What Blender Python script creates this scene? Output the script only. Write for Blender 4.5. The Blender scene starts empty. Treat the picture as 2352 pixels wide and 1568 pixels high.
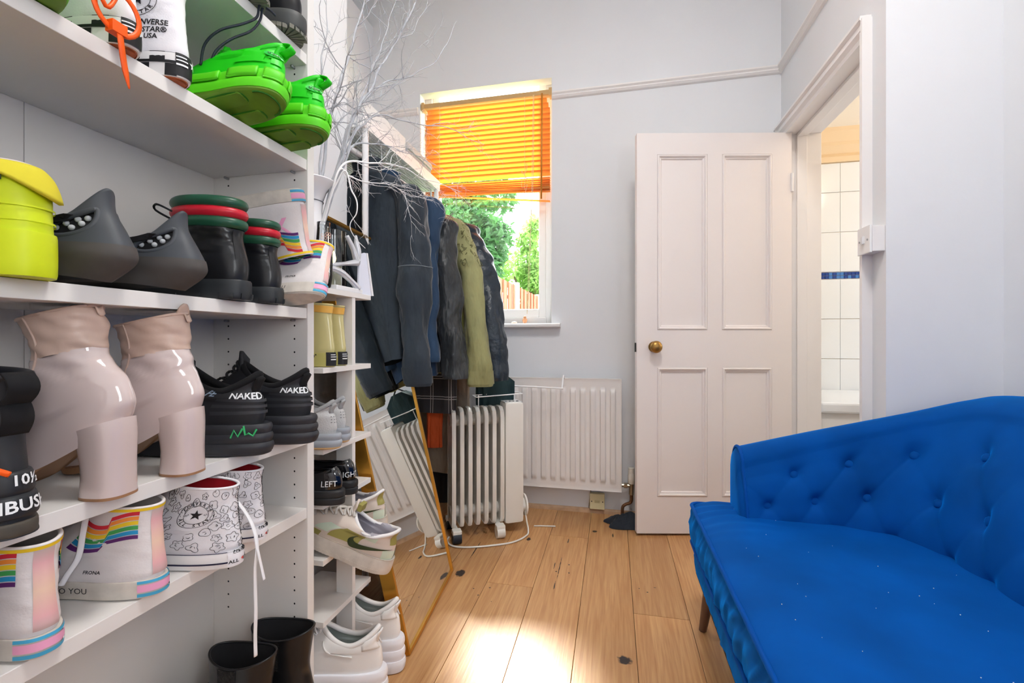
import bpy, bmesh, math, random
from mathutils import Vector, Matrix, noise
random.seed(7)
SC = bpy.context.scene
COL = SC.collection
PI = math.pi
# ------------------------------------------------------------------ camera, light, exposure
YAW = math.radians(12.5); CAMH = 0.97; FPX = 1045.0
cam_d = bpy.data.cameras.new('camera'); cam = bpy.data.objects.new('camera', cam_d); COL.objects.link(cam)
cam.location = (0, 0, CAMH); cam.rotation_euler = (PI/2, 0, YAW)
cam_d.sensor_width = 36; cam_d.lens = FPX/2352*36; cam_d.shift_y = -4/2352; cam_d.clip_start = 0.02
SC.camera = cam
W = bpy.data.worlds.new('sky'); SC.world = W; W.use_nodes = True
wn = W.node_tree.nodes; wbg = wn['Background']
wbg.inputs[0].default_value = (0.93, 0.965, 1.0, 1); wbg.inputs[1].default_value = 6.0
SC.view_settings.view_transform = 'Standard'; SC.view_settings.look = 'None'
SC.view_settings.gamma = 1; SC.view_settings.use_curve_mapping = False
SC.view_settings.exposure = 0.84
try:
    SC.cycles.use_denoising = True; SC.cycles.max_bounces = 7; SC.cycles.diffuse_bounces = 4; SC.cycles.glossy_bounces = 3; SC.cycles.transmission_bounces = 4; SC.cycles.adaptive_threshold = .07; SC.cycles.adaptive_min_samples = 24
    SC.cycles.transparent_max_bounces = 8; SC.cycles.sample_clamp_indirect = 6
except Exception: pass
def light(name, kind, loc, rot, energy, color=(1,1,1), size=1, sy=None):
    d = bpy.data.lights.new(name, kind); d.energy = energy; d.color = color
    if kind == 'AREA':
        d.size = size
        if sy: d.shape = 'RECTANGLE'; d.size_y = sy
    elif kind == 'SUN': d.angle = math.radians(size)
    else: d.shadow_soft_size = size
    o = bpy.data.objects.new(name, d); COL.objects.link(o); o.location = loc; o.rotation_euler = rot
    return o
# sun shining from behind the garden towards the window
light('sun', 'SUN', (0, 6, 6), (math.radians(-47), math.radians(-13), 0), 11.0, (1, .95, .86), 10)
# added fill light at an invented side window, right and behind the camera
light('added_side_fill', 'AREA', (1.13, -.80, 1.62), (0, PI/2, 0), 3, (.97, .985, 1), .95, .55)

# added overhead fill light for the room, out of view
light('added_ceiling_fill', 'AREA', (.15, .55, 3.16), (0, 0, 0), 16, (1, .97, .93), .5, .5)
# ------------------------------------------------------------------ helpers
def rgb(r, g, b):
    f = lambda c: ((c/255+.055)/1.055)**2.4 if c/255 > .04045 else c/255/12.92
    return (f(r), f(g), f(b))
MATS = {}
def mat(name, color, rough=.5, metal=0, bump=0, bscale=60, var=0, vscale=8, sheen=0, stint=None, coat=0, trans=0, ior=1.45,
        emit=None, estr=1, alpha=1, spec=.5, transl=0, stretch=None, sss=0, bdist=.01):
    if name in MATS: return MATS[name]
    m = bpy.data.materials.new(name); m.use_nodes = True
    nt = m.node_tree; N = nt.nodes; L = nt.links
    b = N['Principled BSDF']
    b.inputs['Base Color'].default_value = (*color, 1); b.inputs['Roughness'].default_value = rough
    b.inputs['Metallic'].default_value = metal; b.inputs['IOR'].default_value = ior
    b.inputs['Specular IOR Level'].default_value = spec
    b.inputs['Coat Weight'].default_value = coat; b.inputs['Coat Roughness'].default_value = .06
    b.inputs['Transmission Weight'].default_value = trans; b.inputs['Alpha'].default_value = alpha
    if sheen:
        b.inputs['Sheen Weight'].default_value = sheen; b.inputs['Sheen Roughness'].default_value = .35
        b.inputs['Sheen Tint'].default_value = (*(stint or (1, 1, 1)), 1)
    if emit: b.inputs['Emission Color'].default_value = (*emit, 1); b.inputs['Emission Strength'].default_value = estr
    if sss:
        b.inputs['Subsurface Weight'].default_value = sss; b.inputs['Subsurface Radius'].default_value = (.01, .01, .01)
    tc = None
    if bump or var:
        tc = N.new('ShaderNodeTexCoord'); mp = N.new('ShaderNodeMapping'); L.new(tc.outputs['Object'], mp.inputs[0])
        if stretch: mp.inputs['Scale'].default_value = stretch
    if var:
        nz = N.new('ShaderNodeTexNoise'); nz.inputs['Scale'].default_value = vscale; nz.inputs['Detail'].default_value = 4
        L.new(mp.outputs[0], nz.inputs[0])
        mr = N.new('ShaderNodeMapRange'); mr.inputs[1].default_value = .3; mr.inputs[2].default_value = .7
        mr.inputs[3].default_value = 1-var; mr.inputs[4].default_value = 1+var
        L.new(nz.outputs[0], mr.inputs[0])
        mx = N.new('ShaderNodeMix'); mx.data_type = 'RGBA'; mx.blend_type = 'MULTIPLY'; mx.inputs[0].default_value = 1
        mx.inputs[6].default_value = (*color, 1); L.new(mr.outputs[0], mx.inputs[7]); L.new(mx.outputs[2], b.inputs['Base Color'])
    if bump:
        nb = N.new('ShaderNodeTexNoise'); nb.inputs['Scale'].default_value = bscale; nb.inputs['Detail'].default_value = 3
        L.new(mp.outputs[0], nb.inputs[0]); bp = N.new('ShaderNodeBump'); bp.inputs['Strength'].default_value = bump
        bp.inputs['Distance'].default_value = bdist; L.new(nb.outputs[0], bp.inputs['Height']); L.new(bp.outputs[0], b.inputs['Normal'])
    if transl:
        tr = N.new('ShaderNodeBsdfTranslucent'); tr.inputs[0].default_value = (*color, 1)
        ms = N.new('ShaderNodeMixShader'); ms.inputs[0].default_value = transl
        L.new(b.outputs[0], ms.inputs[1]); L.new(tr.outputs[0], ms.inputs[2]); L.new(ms.outputs[0], N['Material Output'].inputs[0])
    MATS[name] = m
    return m

def tag(o, label=None, cat=None, group=None, kind=None):
    if label: o['label'] = label
    if cat: o['category'] = cat
    if group: o['group'] = group
    if kind: o['kind'] = kind
    return o
def empty(name, loc=(0,0,0), rot=(0,0,0), label=None, cat=None, group=None):
    o = bpy.data.objects.new(name, None); o.empty_display_size = .05; COL.objects.link(o)
    o.location = loc; o.rotation_euler = rot
    return tag(o, label, cat, group)
def mesh_obj(name, verts, faces, m, parent=None, smooth=False, loc=None, rot=None):
    me = bpy.data.meshes.new(name); me.from_pydata([tuple(v) for v in verts], [], faces); me.update()
    if smooth: me.polygons.foreach_set('use_smooth', [True]*len(me.polygons))
    if m: me.materials.append(m)
    o = bpy.data.objects.new(name, me); COL.objects.link(o)
    if parent: o.parent = parent
    if loc: o.location = loc
    if rot: o.rotation_euler = rot
    return o
def copy_tree(o, parent=None):
    c = o.copy(); COL.objects.link(c)
    if parent: c.parent = parent
    for ch in o.children: copy_tree(ch, c)
    return c
def cr(p0, p1, p2, p3, t):
    return .5*((2*p1)+(-p0+p2)*t+(2*p0-5*p1+4*p2-p3)*t*t+(-p0+3*p1-3*p2+p3)*t**3)
def crv(pts, t):
    n = len(pts); i = min(int(t), n-2); f = t-i
    g = lambda k: pts[max(0, min(n-1, k))]
    return [cr(a, b, c, d, f) for a, b, c, d in zip(g(i-1), g(i), g(i+1), g(i+2))]
def spline(pts, k=6):
    out = []
    for i in range((len(pts)-1)*k+1): out.append(Vector(crv(pts, i/k)))
    return out
class MB:
    """collects shapes into one mesh"""
    def __init__(s): s.v = []; s.f = []
    def add(s, verts, faces):
        o = len(s.v); s.v += [Vector(v) for v in verts]; s.f += [tuple(i+o for i in f) for f in faces]; return s
    def box(s, a, b, bev=0):
        (x0, y0, z0), (x1, y1, z1) = a, b
        if x0 > x1: x0, x1 = x1, x0
        if y0 > y1: y0, y1 = y1, y0
        if z0 > z1: z0, z1 = z1, z0
        if not bev:
            return s.add([(x0,y0,z0),(x1,y0,z0),(x1,y1,z0),(x0,y1,z0),(x0,y0,z1),(x1,y0,z1),(x1,y1,z1),(x0,y1,z1)],
                         [(0,3,2,1),(4,5,6,7),(0,1,5,4),(1,2,6,5),(2,3,7,6),(3,0,4,7)])
        bm = bmesh.new(); bmesh.ops.create_cube(bm, size=1)
        for v in bm.verts: v.co = Vector(((x0+x1)/2+v.co.x*(x1-x0), (y0+y1)/2+v.co.y*(y1-y0), (z0+z1)/2+v.co.z*(z1-z0)))
        bmesh.ops.bevel(bm, geom=bm.edges[:], offset=bev, segments=2, profile=.6, affect='EDGES')
        bm.verts.index_update()
        s.add([v.co.copy() for v in bm.verts], [tuple(v.index for v in f.verts) for f in bm.faces]); bm.free(); return s
    def obox(s, c, ax, ay, az):
        c = Vector(c); ax = Vector(ax); ay = Vector(ay); az = Vector(az)
        vs = [c+sx*ax+sy*ay+sz*az for sz in (-1,1) for sx, sy in ((-1,-1),(1,-1),(1,1),(-1,1))]
        return s.add(vs, [(0,3,2,1),(4,5,6,7),(0,1,5,4),(1,2,6,5),(2,3,7,6),(3,0,4,7)])
    def tube(s, pts, r, n=8, closed=False, cap=True, sq=None):
        pts = [Vector(p) for p in pts]; m = len(pts)
        rr = r if isinstance(r, (list, tuple)) else [r]*m
        vs = []; up = None
        for i, p in enumerate(pts):
            if closed: d = pts[(i+1) % m]-pts[i-1]
            else: d = pts[min(i+1, m-1)]-pts[max(i-1, 0)]
            d.normalize()
            if up is None:
                up = Vector((0,0,1)) if abs(d.z) < .9 else Vector((1,0,0))
            a = (up-d*up.dot(d))
            if a.length < 1e-6: a = d.orthogonal()
            a.normalize(); b = d.cross(a); up = a
            for k in range(n):
                t = 2*PI*k/n
                ca, cb = math.cos(t)*rr[i], math.sin(t)*rr[i]
                if sq: ca *= sq[0]; cb *= sq[1]
                vs.append(p+a*ca+b*cb)
        fs = []
        for i in range(m if closed else m-1):
            j = (i+1) % m
            for k in range(n):
                l = (k+1) % n
                fs.append((i*n+k, i*n+l, j*n+l, j*n+k))
        if cap and not closed: fs += [tuple(range(n))[::-1], tuple((m-1)*n+k for k in range(n))]
        return s.add(vs, fs)
    def lathe(s, prof, n=24, c=(0,0,0), cap=True):
        vs = []; c = Vector(c)
        for r, z in prof:
            for k in range(n): vs.append(c+Vector((r*math.cos(2*PI*k/n), r*math.sin(2*PI*k/n), z)))
        m = len(prof)
        fs = [(i*n+k, i*n+(k+1) % n, (i+1)*n+(k+1) % n, (i+1)*n+k) for i in range(m-1) for k in range(n)]
        if cap: fs += [tuple(range(n))[::-1], tuple((m-1)*n+k for k in range(n))]
        return s.add(vs, fs)
    def prism(s, poly, axis, a, b):
        """poly 2d extruded along axis ('x','y','z') from a to b"""
        def P(u, v, w): return {'x': (w,u,v), 'y': (u,w,v), 'z': (u,v,w)}[axis]
        n = len(poly); vs = [P(u, v, a) for u, v in poly]+[P(u, v, b) for u, v in poly]
        return s.add(vs, [tuple(range(n))[::-1], tuple(range(n, 2*n))]+[(i, (i+1) % n, n+(i+1) % n, n+i) for i in range(n)])
    def sphere(s, c, r, n=10, sc=(1,1,1)):
        c = Vector(c); vs = []; fs = []
        m = n//2+1
        for i in range(m+1):
            th = PI*i/m
            for k in range(n):
                ph = 2*PI*k/n
                vs.append(c+Vector((r*sc[0]*math.sin(th)*math.cos(ph), r*sc[1]*math.sin(th)*math.sin(ph), r*sc[2]*math.cos(th))))
        for i in range(m):
            for k in range(n): fs.append((i*n+k, (i+1)*n+k, (i+1)*n+(k+1) % n, i*n+(k+1) % n))
        return s.add(vs, fs)
    def grid(s, fn, nu, nv, cu=False):
        vs = [fn(i/(nu if cu else nu-1), j/(nv-1)) for j in range(nv) for i in range(nu)]
        fs = []
        for j in range(nv-1):
            for i in range(nu if cu else nu-1):
                k = (i+1) % nu
                fs.append((j*nu+i, j*nu+k, (j+1)*nu+k, (j+1)*nu+i))
        return s.add(vs, fs)
    def build(s, name, m, parent=None, smooth=False, bev=0, sub=0, loc=None, rot=None, fix=True):
        o = mesh_obj(name, s.v, s.f, m, parent, smooth, loc, rot)
        if fix:
            bm = bmesh.new(); bm.from_mesh(o.data); bmesh.ops.remove_doubles(bm, verts=bm.verts, dist=1e-6)
            bmesh.ops.recalc_face_normals(bm, faces=bm.faces); bm.to_mesh(o.data); bm.free()
            if smooth: o.data.polygons.foreach_set('use_smooth', [True]*len(o.data.polygons))
        if bev:
            md = o.modifiers.new('bevel', 'BEVEL'); md.width = bev; md.segments = 2; md.limit_method = 'ANGLE'
        if sub:
            md = o.modifiers.new('sub', 'SUBSURF'); md.levels = sub; md.render_levels = sub
        if smooth == 'auto':
            try: o.data.set_sharp_from_angle(angle=math.radians(35))
            except Exception: pass
        return o
def box(name, a, b, m, parent=None, bev=0):
    return MB().box(a, b).build(name, m, parent, bev=bev)
def struct(o): o['kind'] = 'structure'; return o
def world_at(px, py, d):
    """picture position at a given depth, used to look up real distances while laying out"""
    xc = (px-1176)/FPX*d; zc = (780-py)/FPX*d
    c, s = math.cos(YAW), math.sin(YAW)
    return Vector((xc*c-d*s, xc*s+d*c, CAMH+zc))
def at_x(px, X):
    c, s = math.cos(YAW), math.sin(YAW); r = (px-1176)/FPX; yc = X/(r*c-s); return yc*(r*s+c)
def at_y(px, Y):
    c, s = math.cos(YAW), math.sin(YAW); r = (px-1176)/FPX; yc = Y/(r*s+c); return yc*(r*c-s)
FONT = None
def text_mesh(txt, size, bold=False, shear=0):
    """2-d outline of lettering as (verts, faces), centred on its box"""
    cu = bpy.data.curves.new('t', 'FONT'); cu.body = txt; cu.size = size; cu.align_x = 'CENTER'; cu.align_y = 'CENTER'
    cu.shear = shear; cu.resolution_u = 2
    if bold: cu.offset = size*.022
    o = bpy.data.objects.new('t', cu); COL.objects.link(o)
    dg = bpy.context.evaluated_depsgraph_get()
    me = bpy.data.meshes.new_from_object(o.evaluated_get(dg))
    vs = [v.co.copy() for v in me.vertices]; fs = [tuple(p.vertices) for p in me.polygons]
    bpy.data.objects.remove(o); bpy.data.curves.remove(cu); bpy.data.meshes.remove(me)
    return vs, fs
def flat_text(name, txt, size, m, parent, origin, u, v, bold=False, off=.0006):
    vs, fs = text_mesh(txt, size, bold); u = Vector(u).normalized(); v = Vector(v).normalized(); n = u.cross(v)
    o = Vector(origin)+n*off
    return mesh_obj(name, [o+u*p.x+v*p.y for p in vs], fs, m, parent)
# ------------------------------------------------------------------ materials of the room
M_wall = mat('wall_paint', rgb(236, 238, 242), .75, bump=.04, bscale=40, var=.012, vscale=3)
M_gloss = mat('white_gloss_paint', rgb(244, 241, 240), .35, bump=.03, bscale=25)
M_ceil = mat('ceiling_paint', rgb(240, 240, 240), .8)
M_lam = mat('white_laminate', rgb(232, 229, 226), .42, bump=.01, bscale=200)
M_dark = mat('dark_hole', rgb(25, 25, 28), .8)
def wood_floor():
    m = bpy.data.materials.new('oak_plank'); m.use_nodes = True; nt = m.node_tree; N = nt.nodes; L = nt.links; b = N['Principled BSDF']
    tc = N.new('ShaderNodeTexCoord'); oi = N.new('ShaderNodeObjectInfo')
    off = N.new('ShaderNodeVectorMath'); off.operation = 'MULTIPLY_ADD'
    cmb = N.new('ShaderNodeCombineXYZ'); sc = N.new('ShaderNodeMath'); sc.operation = 'MULTIPLY'; sc.inputs[1].default_value = 37.0
    L.new(oi.outputs['Random'], sc.inputs[0]); L.new(sc.outputs[0], cmb.inputs[0]); L.new(sc.outputs[0], cmb.inputs[1])
    add = N.new('ShaderNodeVectorMath'); add.operation = 'ADD'; L.new(tc.outputs['Object'], add.inputs[0]); L.new(cmb.outputs[0], add.inputs[1])
    mp = N.new('ShaderNodeMapping'); mp.inputs['Scale'].default_value = (9, .55, 1); L.new(add.outputs[0], mp.inputs[0])
    n1 = N.new('ShaderNodeTexNoise'); n1.inputs['Scale'].default_value = 2.2; n1.inputs['Detail'].default_value = 5; n1.inputs['Distortion'].default_value = .6
    L.new(mp.outputs[0], n1.inputs[0])
    wv = N.new('ShaderNodeMath'); wv.operation = 'MULTIPLY'; wv.inputs[1].default_value = 34; L.new(n1.outputs[0], wv.inputs[0])
    sn = N.new('ShaderNodeMath'); sn.operation = 'SINE'; L.new(wv.outputs[0], sn.inputs[0])
    mp2 = N.new('ShaderNodeMapping'); mp2.inputs['Scale'].default_value = (160, 6, 1); L.new(add.outputs[0], mp2.inputs[0])
    n2 = N.new('ShaderNodeTexNoise'); n2.inputs['Scale'].default_value = 1; n2.inputs['Detail'].default_value = 3; L.new(mp2.outputs[0], n2.inputs[0])
    mixf = N.new('ShaderNodeMath'); mixf.operation = 'MULTIPLY_ADD'; mixf.inputs[1].default_value = .13; L.new(sn.outputs[0], mixf.inputs[0]); L.new(n2.outputs[0], mixf.inputs[2])
    ramp = N.new('ShaderNodeValToRGB'); e = ramp.color_ramp.elements
    e[0].position = .1; e[0].color = (*rgb(178, 124, 76), 1); e[1].position = .95; e[1].color = (*rgb(214, 168, 116), 1)
    L.new(mixf.outputs[0], ramp.inputs[0])
    hs = N.new('ShaderNodeHueSaturation'); mr = N.new('ShaderNodeMapRange'); mr.inputs[3].default_value = .88; mr.inputs[4].default_value = 1.1
    L.new(oi.outputs['Random'], mr.inputs[0]); L.new(mr.outputs[0], hs.inputs['Value']); L.new(ramp.outputs[0], hs.inputs['Color'])
    # dark knots and filled cracks with places of their own on the boards: (x, y, half-width, half-length)
    spots = [(-.62, 1.80, .022, .03), (.035, 1.42, .022, .022), (-.222, 1.94, .0022, .10), (-.245, 1.95, .0022, .03), (-.225, 1.79, .0025, .04),
             (-.185, 1.97, .0045, .006), (-.178, 1.90, .004, .007), (-.232, 1.90, .005, .004), (-.09, 2.34, .016, .012), (.0, 2.31, .004, .025),
             (-.21, 2.2, .003, .03), (-.53, 1.70, .004, .004), (-.47, 1.72, .004, .004), (-.50, 1.66, .004, .005), (-.44, 1.63, .003, .003),
             (.13, 1.82, .004, .004), (.10, 1.84, .003, .003), (.16, 1.86, .006, .003), (.21, 1.27, .012, .008), (.24, 1.25, .01, .012), (.2, 1.3, .005, .01),
             (-.40, 2.18, .012, .02), (-.62, 2.02, .003, .09)]
    cur = None
    dn = N.new('ShaderNodeTexNoise'); dn.inputs['Scale'].default_value = 60; L.new(tc.outputs['Object'], dn.inputs[0])
    for x, y, a, c in spots:
        sb = N.new('ShaderNodeVectorMath'); sb.operation = 'SUBTRACT'; sb.inputs[1].default_value = (x, y, 0); L.new(tc.outputs['Object'], sb.inputs[0])
        dv = N.new('ShaderNodeVectorMath'); dv.operation = 'MULTIPLY'; dv.inputs[1].default_value = (1/a, 1/c, 0); L.new(sb.outputs[0], dv.inputs[0])
        ln = N.new('ShaderNodeVectorMath'); ln.operation = 'LENGTH'; L.new(dv.outputs[0], ln.inputs[0])
        if cur is None: cur = ln.outputs['Value']
        else:
            mn = N.new('ShaderNodeMath'); mn.operation = 'MINIMUM'; L.new(cur, mn.inputs[0]); L.new(ln.outputs['Value'], mn.inputs[1]); cur = mn.outputs[0]
    ad = N.new('ShaderNodeMath'); ad.operation = 'MULTIPLY_ADD'; ad.inputs[1].default_value = 1.2; L.new(dn.outputs[0], ad.inputs[0]); L.new(cur, ad.inputs[2])
    ms = N.new('ShaderNodeMapRange'); ms.inputs[1].default_value = 1.25; ms.inputs[2].default_value = 1.6; ms.inputs[3].default_value = 1; ms.inputs[4].default_value = 0
    L.new(ad.outputs[0], ms.inputs[0])
    mx = N.new('ShaderNodeMix'); mx.data_type = 'RGBA'; L.new(ms.outputs[0], mx.inputs[0]); L.new(hs.outputs[0], mx.inputs[6]); mx.inputs[7].default_value = (*rgb(48, 38, 36), 1)
    L.new(mx.outputs[2], b.inputs['Base Color'])
    b.inputs['Roughness'].default_value = .36; b.inputs['Specular IOR Level'].default_value = .5
    bp = N.new('ShaderNodeBump'); bp.inputs['Strength'].default_value = .12; bp.inputs['Distance'].default_value = .002; L.new(n2.outputs[0], bp.inputs['Height']); L.new(bp.outputs[0], b.inputs['Normal'])
    return m
M_oak = wood_floor()
M_gold = mat('brushed_gold', rgb(214, 158, 66), .32, metal=.85, bump=.02, bscale=80)
M_brass = mat('aged_brass', rgb(170, 132, 74), .35, metal=.9, var=.2, vscale=40)

YB = 2.60; XD = .85; YS = 1.674; XR = 1.16; XL = -1.0; YL = 1.573; ZC = 3.3
# floor: sub-floor with oak planks
fl = struct(box('floor', (-1.62, -1.85, -.06), (1.30, YB+.02, -.016), mat('subfloor', rgb(70, 55, 45), .9)))
seams = [-.494+.1885*k for k in range(-6, 10)]
ends = {4: [2.25], 5: [1.757], 6: [2.25], 7: [.62], 8: [1.67, .2], 3: [.75], 2: [1.35]}
for i in range(len(seams)-1):
    x0, x1 = max(seams[i], -1.60)+.0007, min(seams[i+1], 1.17)-.0007
    if x1-x0 < .02: continue
    key = round((x0+.494)/.1885)+5
    ys = sorted([-1.8]+ends.get(key, [0.2+.31*(i % 4)])+[-.7-.1*(i % 3)]+[YB])
    for a, b in zip(ys[:-1], ys[1:]):
        p = MB().box((x0, a+.0007, -.016), (x1, b-.0007, 0)).build('plank', M_oak, fl, bev=.0008)
# walls
def wall(name, boxes, m=M_wall):
    mb = MB()
    for a, b in boxes: mb.box(a, b)
    return struct(mb.build(name, m, fix=False))
WX0, WX1, WZ0, WZ1 = -1.153, -.343, 1.064, 2.475
wall('wall_left', [((-1.75, -1.85, 0), (XL, YL, ZC))])
wall('wall_alcove', [((-1.75, YL, 0), (-1.47, YB, 2.93)), ((-1.85, YL, 2.93), (-1.62, YB, ZC))])
wb = wall('wall_back', [((-1.85, YB, 0), (WX0, YB+.18, ZC)), ((WX1, YB, 0), (1.0, YB+.18, ZC)), ((WX0, YB, 0), (WX1, YB+.18, WZ0)), ((WX0, YB, WZ1), (WX1, YB+.07, ZC)), ((WX0, YB+.07, 2.62), (WX1, YB+.18, ZC))])
WZ1 = 2.62
wall('wall_right', [((XD, YS, 0), (1.0, 1.76, ZC)), ((XD, 2.555, 0), (1.0, YB, ZC)), ((XD, 1.76, 2.02), (1.0, 2.555, ZC)),
                    ((1.0, YS, 0), (1.30, 1.82, ZC)), ((XR, -1.85, 0), (1.30, -1.12, ZC)), ((XR, -.48, 0), (1.30, YS, ZC)), ((XR, -1.12, 0), (1.30, -.48, 1.1)), ((XR, -1.12, 2.15), (1.30, -.48, ZC))])
wall('wall_rear', [((-1.0, -1.85, 0), (XR, -1.7, ZC))])
wall('ceiling', [((-1.85, -1.85, ZC), (1.30, YB+.18, ZC+.1))], M_ceil)
# picture rail
def rail_prof(): return [(0, 0), (.012, .004), (.02, .014), (.016, .022), (.024, .03), (.024, .038), (.01, .044), (0, .046)]
def rail(name, p0, p1, out, z, sc=1.0, m=M_gloss):
    p0 = Vector(p0); p1 = Vector(p1); out = Vector(out); mb = MB(); pr = rail_prof(); n = len(pr)
    vs = [p+out*a*sc+Vector((0, 0, z+b*sc)) for p in (p0, p1) for a, b in pr]
    mb.add(vs, [tuple(range(n)), tuple(range(n, 2*n))]+[(i, (i+1) % n, n+(i+1) % n, n+i) for i in range(n)])
    return struct(mb.build(name, m))
rail('trim_1', (WX1+.004, YB, 0), (XD, YB, 0), (0, -1, 0), 2.345)
rail('trim_2', (-1.47, YB, 0), (WX0-.01, YB, 0), (0, -1, 0), 2.345)
rail('trim_3', (XD, YS, 0), (XD, YB, 0), (-1, 0, 0), 2.345)
M_bead = mat('pine_bead', rgb(196, 160, 128), .5, var=.15, vscale=30)
struct(MB().prism([(YB, 0), (YB-.016, 0), (YB-.013, .016), (YB-.004, .024), (YB, .024)], 'x', -1.47, XD).build('baseboard_back', M_bead))
# door lining, stops and architrave
lin = MB(); lin.box((.842, 2.53, 0), (1.008, 2.555, 2.02)); lin.box((.842, 1.76, 0), (1.008, 1.785, 2.02)); lin.box((.842, 1.785, 1.995), (1.008, 2.53, 2.02))
lining = struct(lin.build('trim_4', M_gloss, fix=False, bev=.0015))
st = MB(); st.box((.895, 2.515, 0), (.94, 2.53, 1.995)); st.box((.895, 1.785, 0), (.94, 1.80, 1.995)); st.box((.895, 1.80, 1.98), (.94, 2.515, 1.995))
st.build('door_stop', M_gloss, lining, fix=False, bev=.002)
def arch_v(y0, y1, z1, s):
    mb = MB(); o, i = (y0, y1) if s > 0 else (y1, y0)
    w = abs(y1-y0)
    prof = [(XD, o), (.820, o), (.818, o+s*w*.18), (.826, o+s*w*.3), (.822, o+s*w*.55), (.832, o+s*w*.75), (.834, i), (XD, i)]
    return mb.prism(prof, 'z', 0, z1)
struct(arch_v(1.752, 1.79, 2.055, 1).build('trim_5', M_gloss))
struct(arch_v(2.525, 2.597, 2.055, -1).build('trim_6', M_gloss))
hp = [(XD, 2.065), (.816, 2.065), (.814, 2.052), (.824, 2.044), (.820, 2.02), (.830, 2.005), (.833, 1.99), (XD, 1.99)]
struct(MB().prism([(a, b) for a, b in hp], 'y', 1.757, 2.60).build('trim_7', M_gloss))
# frame of the invented side window, added for the fill light behind the camera
rw = MB(); rw.box((1.21, -1.12, 1.1), (1.26, -1.07, 2.15)); rw.box((1.21, -.53, 1.1), (1.26, -.48, 2.15)); rw.box((1.21, -1.07, 1.1), (1.26, -.53, 1.15)); rw.box((1.21, -1.07, 2.1), (1.26, -.53, 2.15)); rw.box((1.22, -1.07, 1.62), (1.25, -.53, 1.65))
struct(rw.build('window_added', M_gloss, fix=False))
rl = empty('ceiling_lamp', (.15, .55, 3.3), label='round flush ceiling lamp added unseen as fill light above the room', cat='lamp')  # invented fitting that goes with the added overhead fill light
MB().lathe([(.10, 0), (.30, -.01), (.31, -.04), (.30, -.06)], 32).build('body', M_gloss, rl, smooth='auto')
MB().lathe([(.29, -.05), (.28, -.09), (.20, -.115), (.02, -.12)], 32).build('shade', mat('opal_disc', rgb(255, 248, 236), .5, emit=(1, .95, .88), estr=3), rl, smooth=True)  # glowing shade of the added ceiling fitting
# ------------------------------------------------------------------ window in the back wall
def pane_mat():
    m = bpy.data.materials.new('window_glass'); m.use_nodes = True; N = m.node_tree.nodes; L = m.node_tree.links
    N.remove(N['Principled BSDF']); t = N.new('ShaderNodeBsdfTransparent'); t.inputs[0].default_value = (.97, .985, .98, 1)
    g = N.new('ShaderNodeBsdfGlossy'); g.inputs['Roughness'].default_value = .03
    x = N.new('ShaderNodeMixShader'); x.inputs[0].default_value = .05
    L.new(t.outputs[0], x.inputs[1]); L.new(g.outputs[0], x.inputs[2]); L.new(x.outputs[0], N['Material Output'].inputs[0]); return m
M_pane = pane_mat()
M_upvc = mat('white_window_frame', rgb(248, 248, 248), .3)
win = struct(MB().box((WX0, 2.68, WZ0), (WX0+.045, 2.75, WZ1)).box((WX1-.045, 2.68, WZ0), (WX1, 2.75, WZ1)).box((WX0+.045, 2.68, WZ0), (WX1-.045, 2.75, WZ0+.04)).box((WX0+.045, 2.68, WZ1-.05), (WX1-.045, 2.75, WZ1)).build('window_1', M_upvc, fix=False, bev=.003))
a0, a1, c0, c1 = WX0+.045, WX1-.045, WZ0+.04, WZ1-.05
MB().box((a0, 2.695, c0), (a0+.045, 2.735, c1)).box((a1-.045, 2.695, c0), (a1, 2.735, c1)).box((a0+.045, 2.695, c0), (a1-.045, 2.735, c0+.05)).box((a0+.045, 2.695, c1-.05), (a1-.045, 2.735, c1)).build('sash', M_upvc, win, fix=False, bev=.004)
box('pane', (a0+.04, 2.712, c0+.045), (a1-.04, 2.716, c1-.045), M_pane, win)
MB().prism([(2.55, WZ0-.022), (2.70, WZ0-.022), (2.70, WZ0), (2.555, WZ0), (2.548, WZ0-.006), (2.548, WZ0-.018)], 'x', -1.20, -.29).build('window_sill', M_gloss, win)
# small shells on the sill
tag(MB().sphere((-.50, 2.60, WZ0+.018), .018, 10, (.8, .6, 1)).sphere((-.50, 2.60, WZ0+.036), .009, 8).build('figurine', mat('terracotta', rgb(206, 150, 110), .6, var=.2), smooth=True), 'tiny tan figurine standing on the white window sill', 'figurine')
tag(MB().sphere((-.56, 2.585, WZ0+.006), .012, 10, (1.4, .8, .5)).build('shell', mat('shell_pink', rgb(226, 196, 180), .5), smooth=True), 'small flat pink shell lying on the window sill', 'shell')

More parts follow.
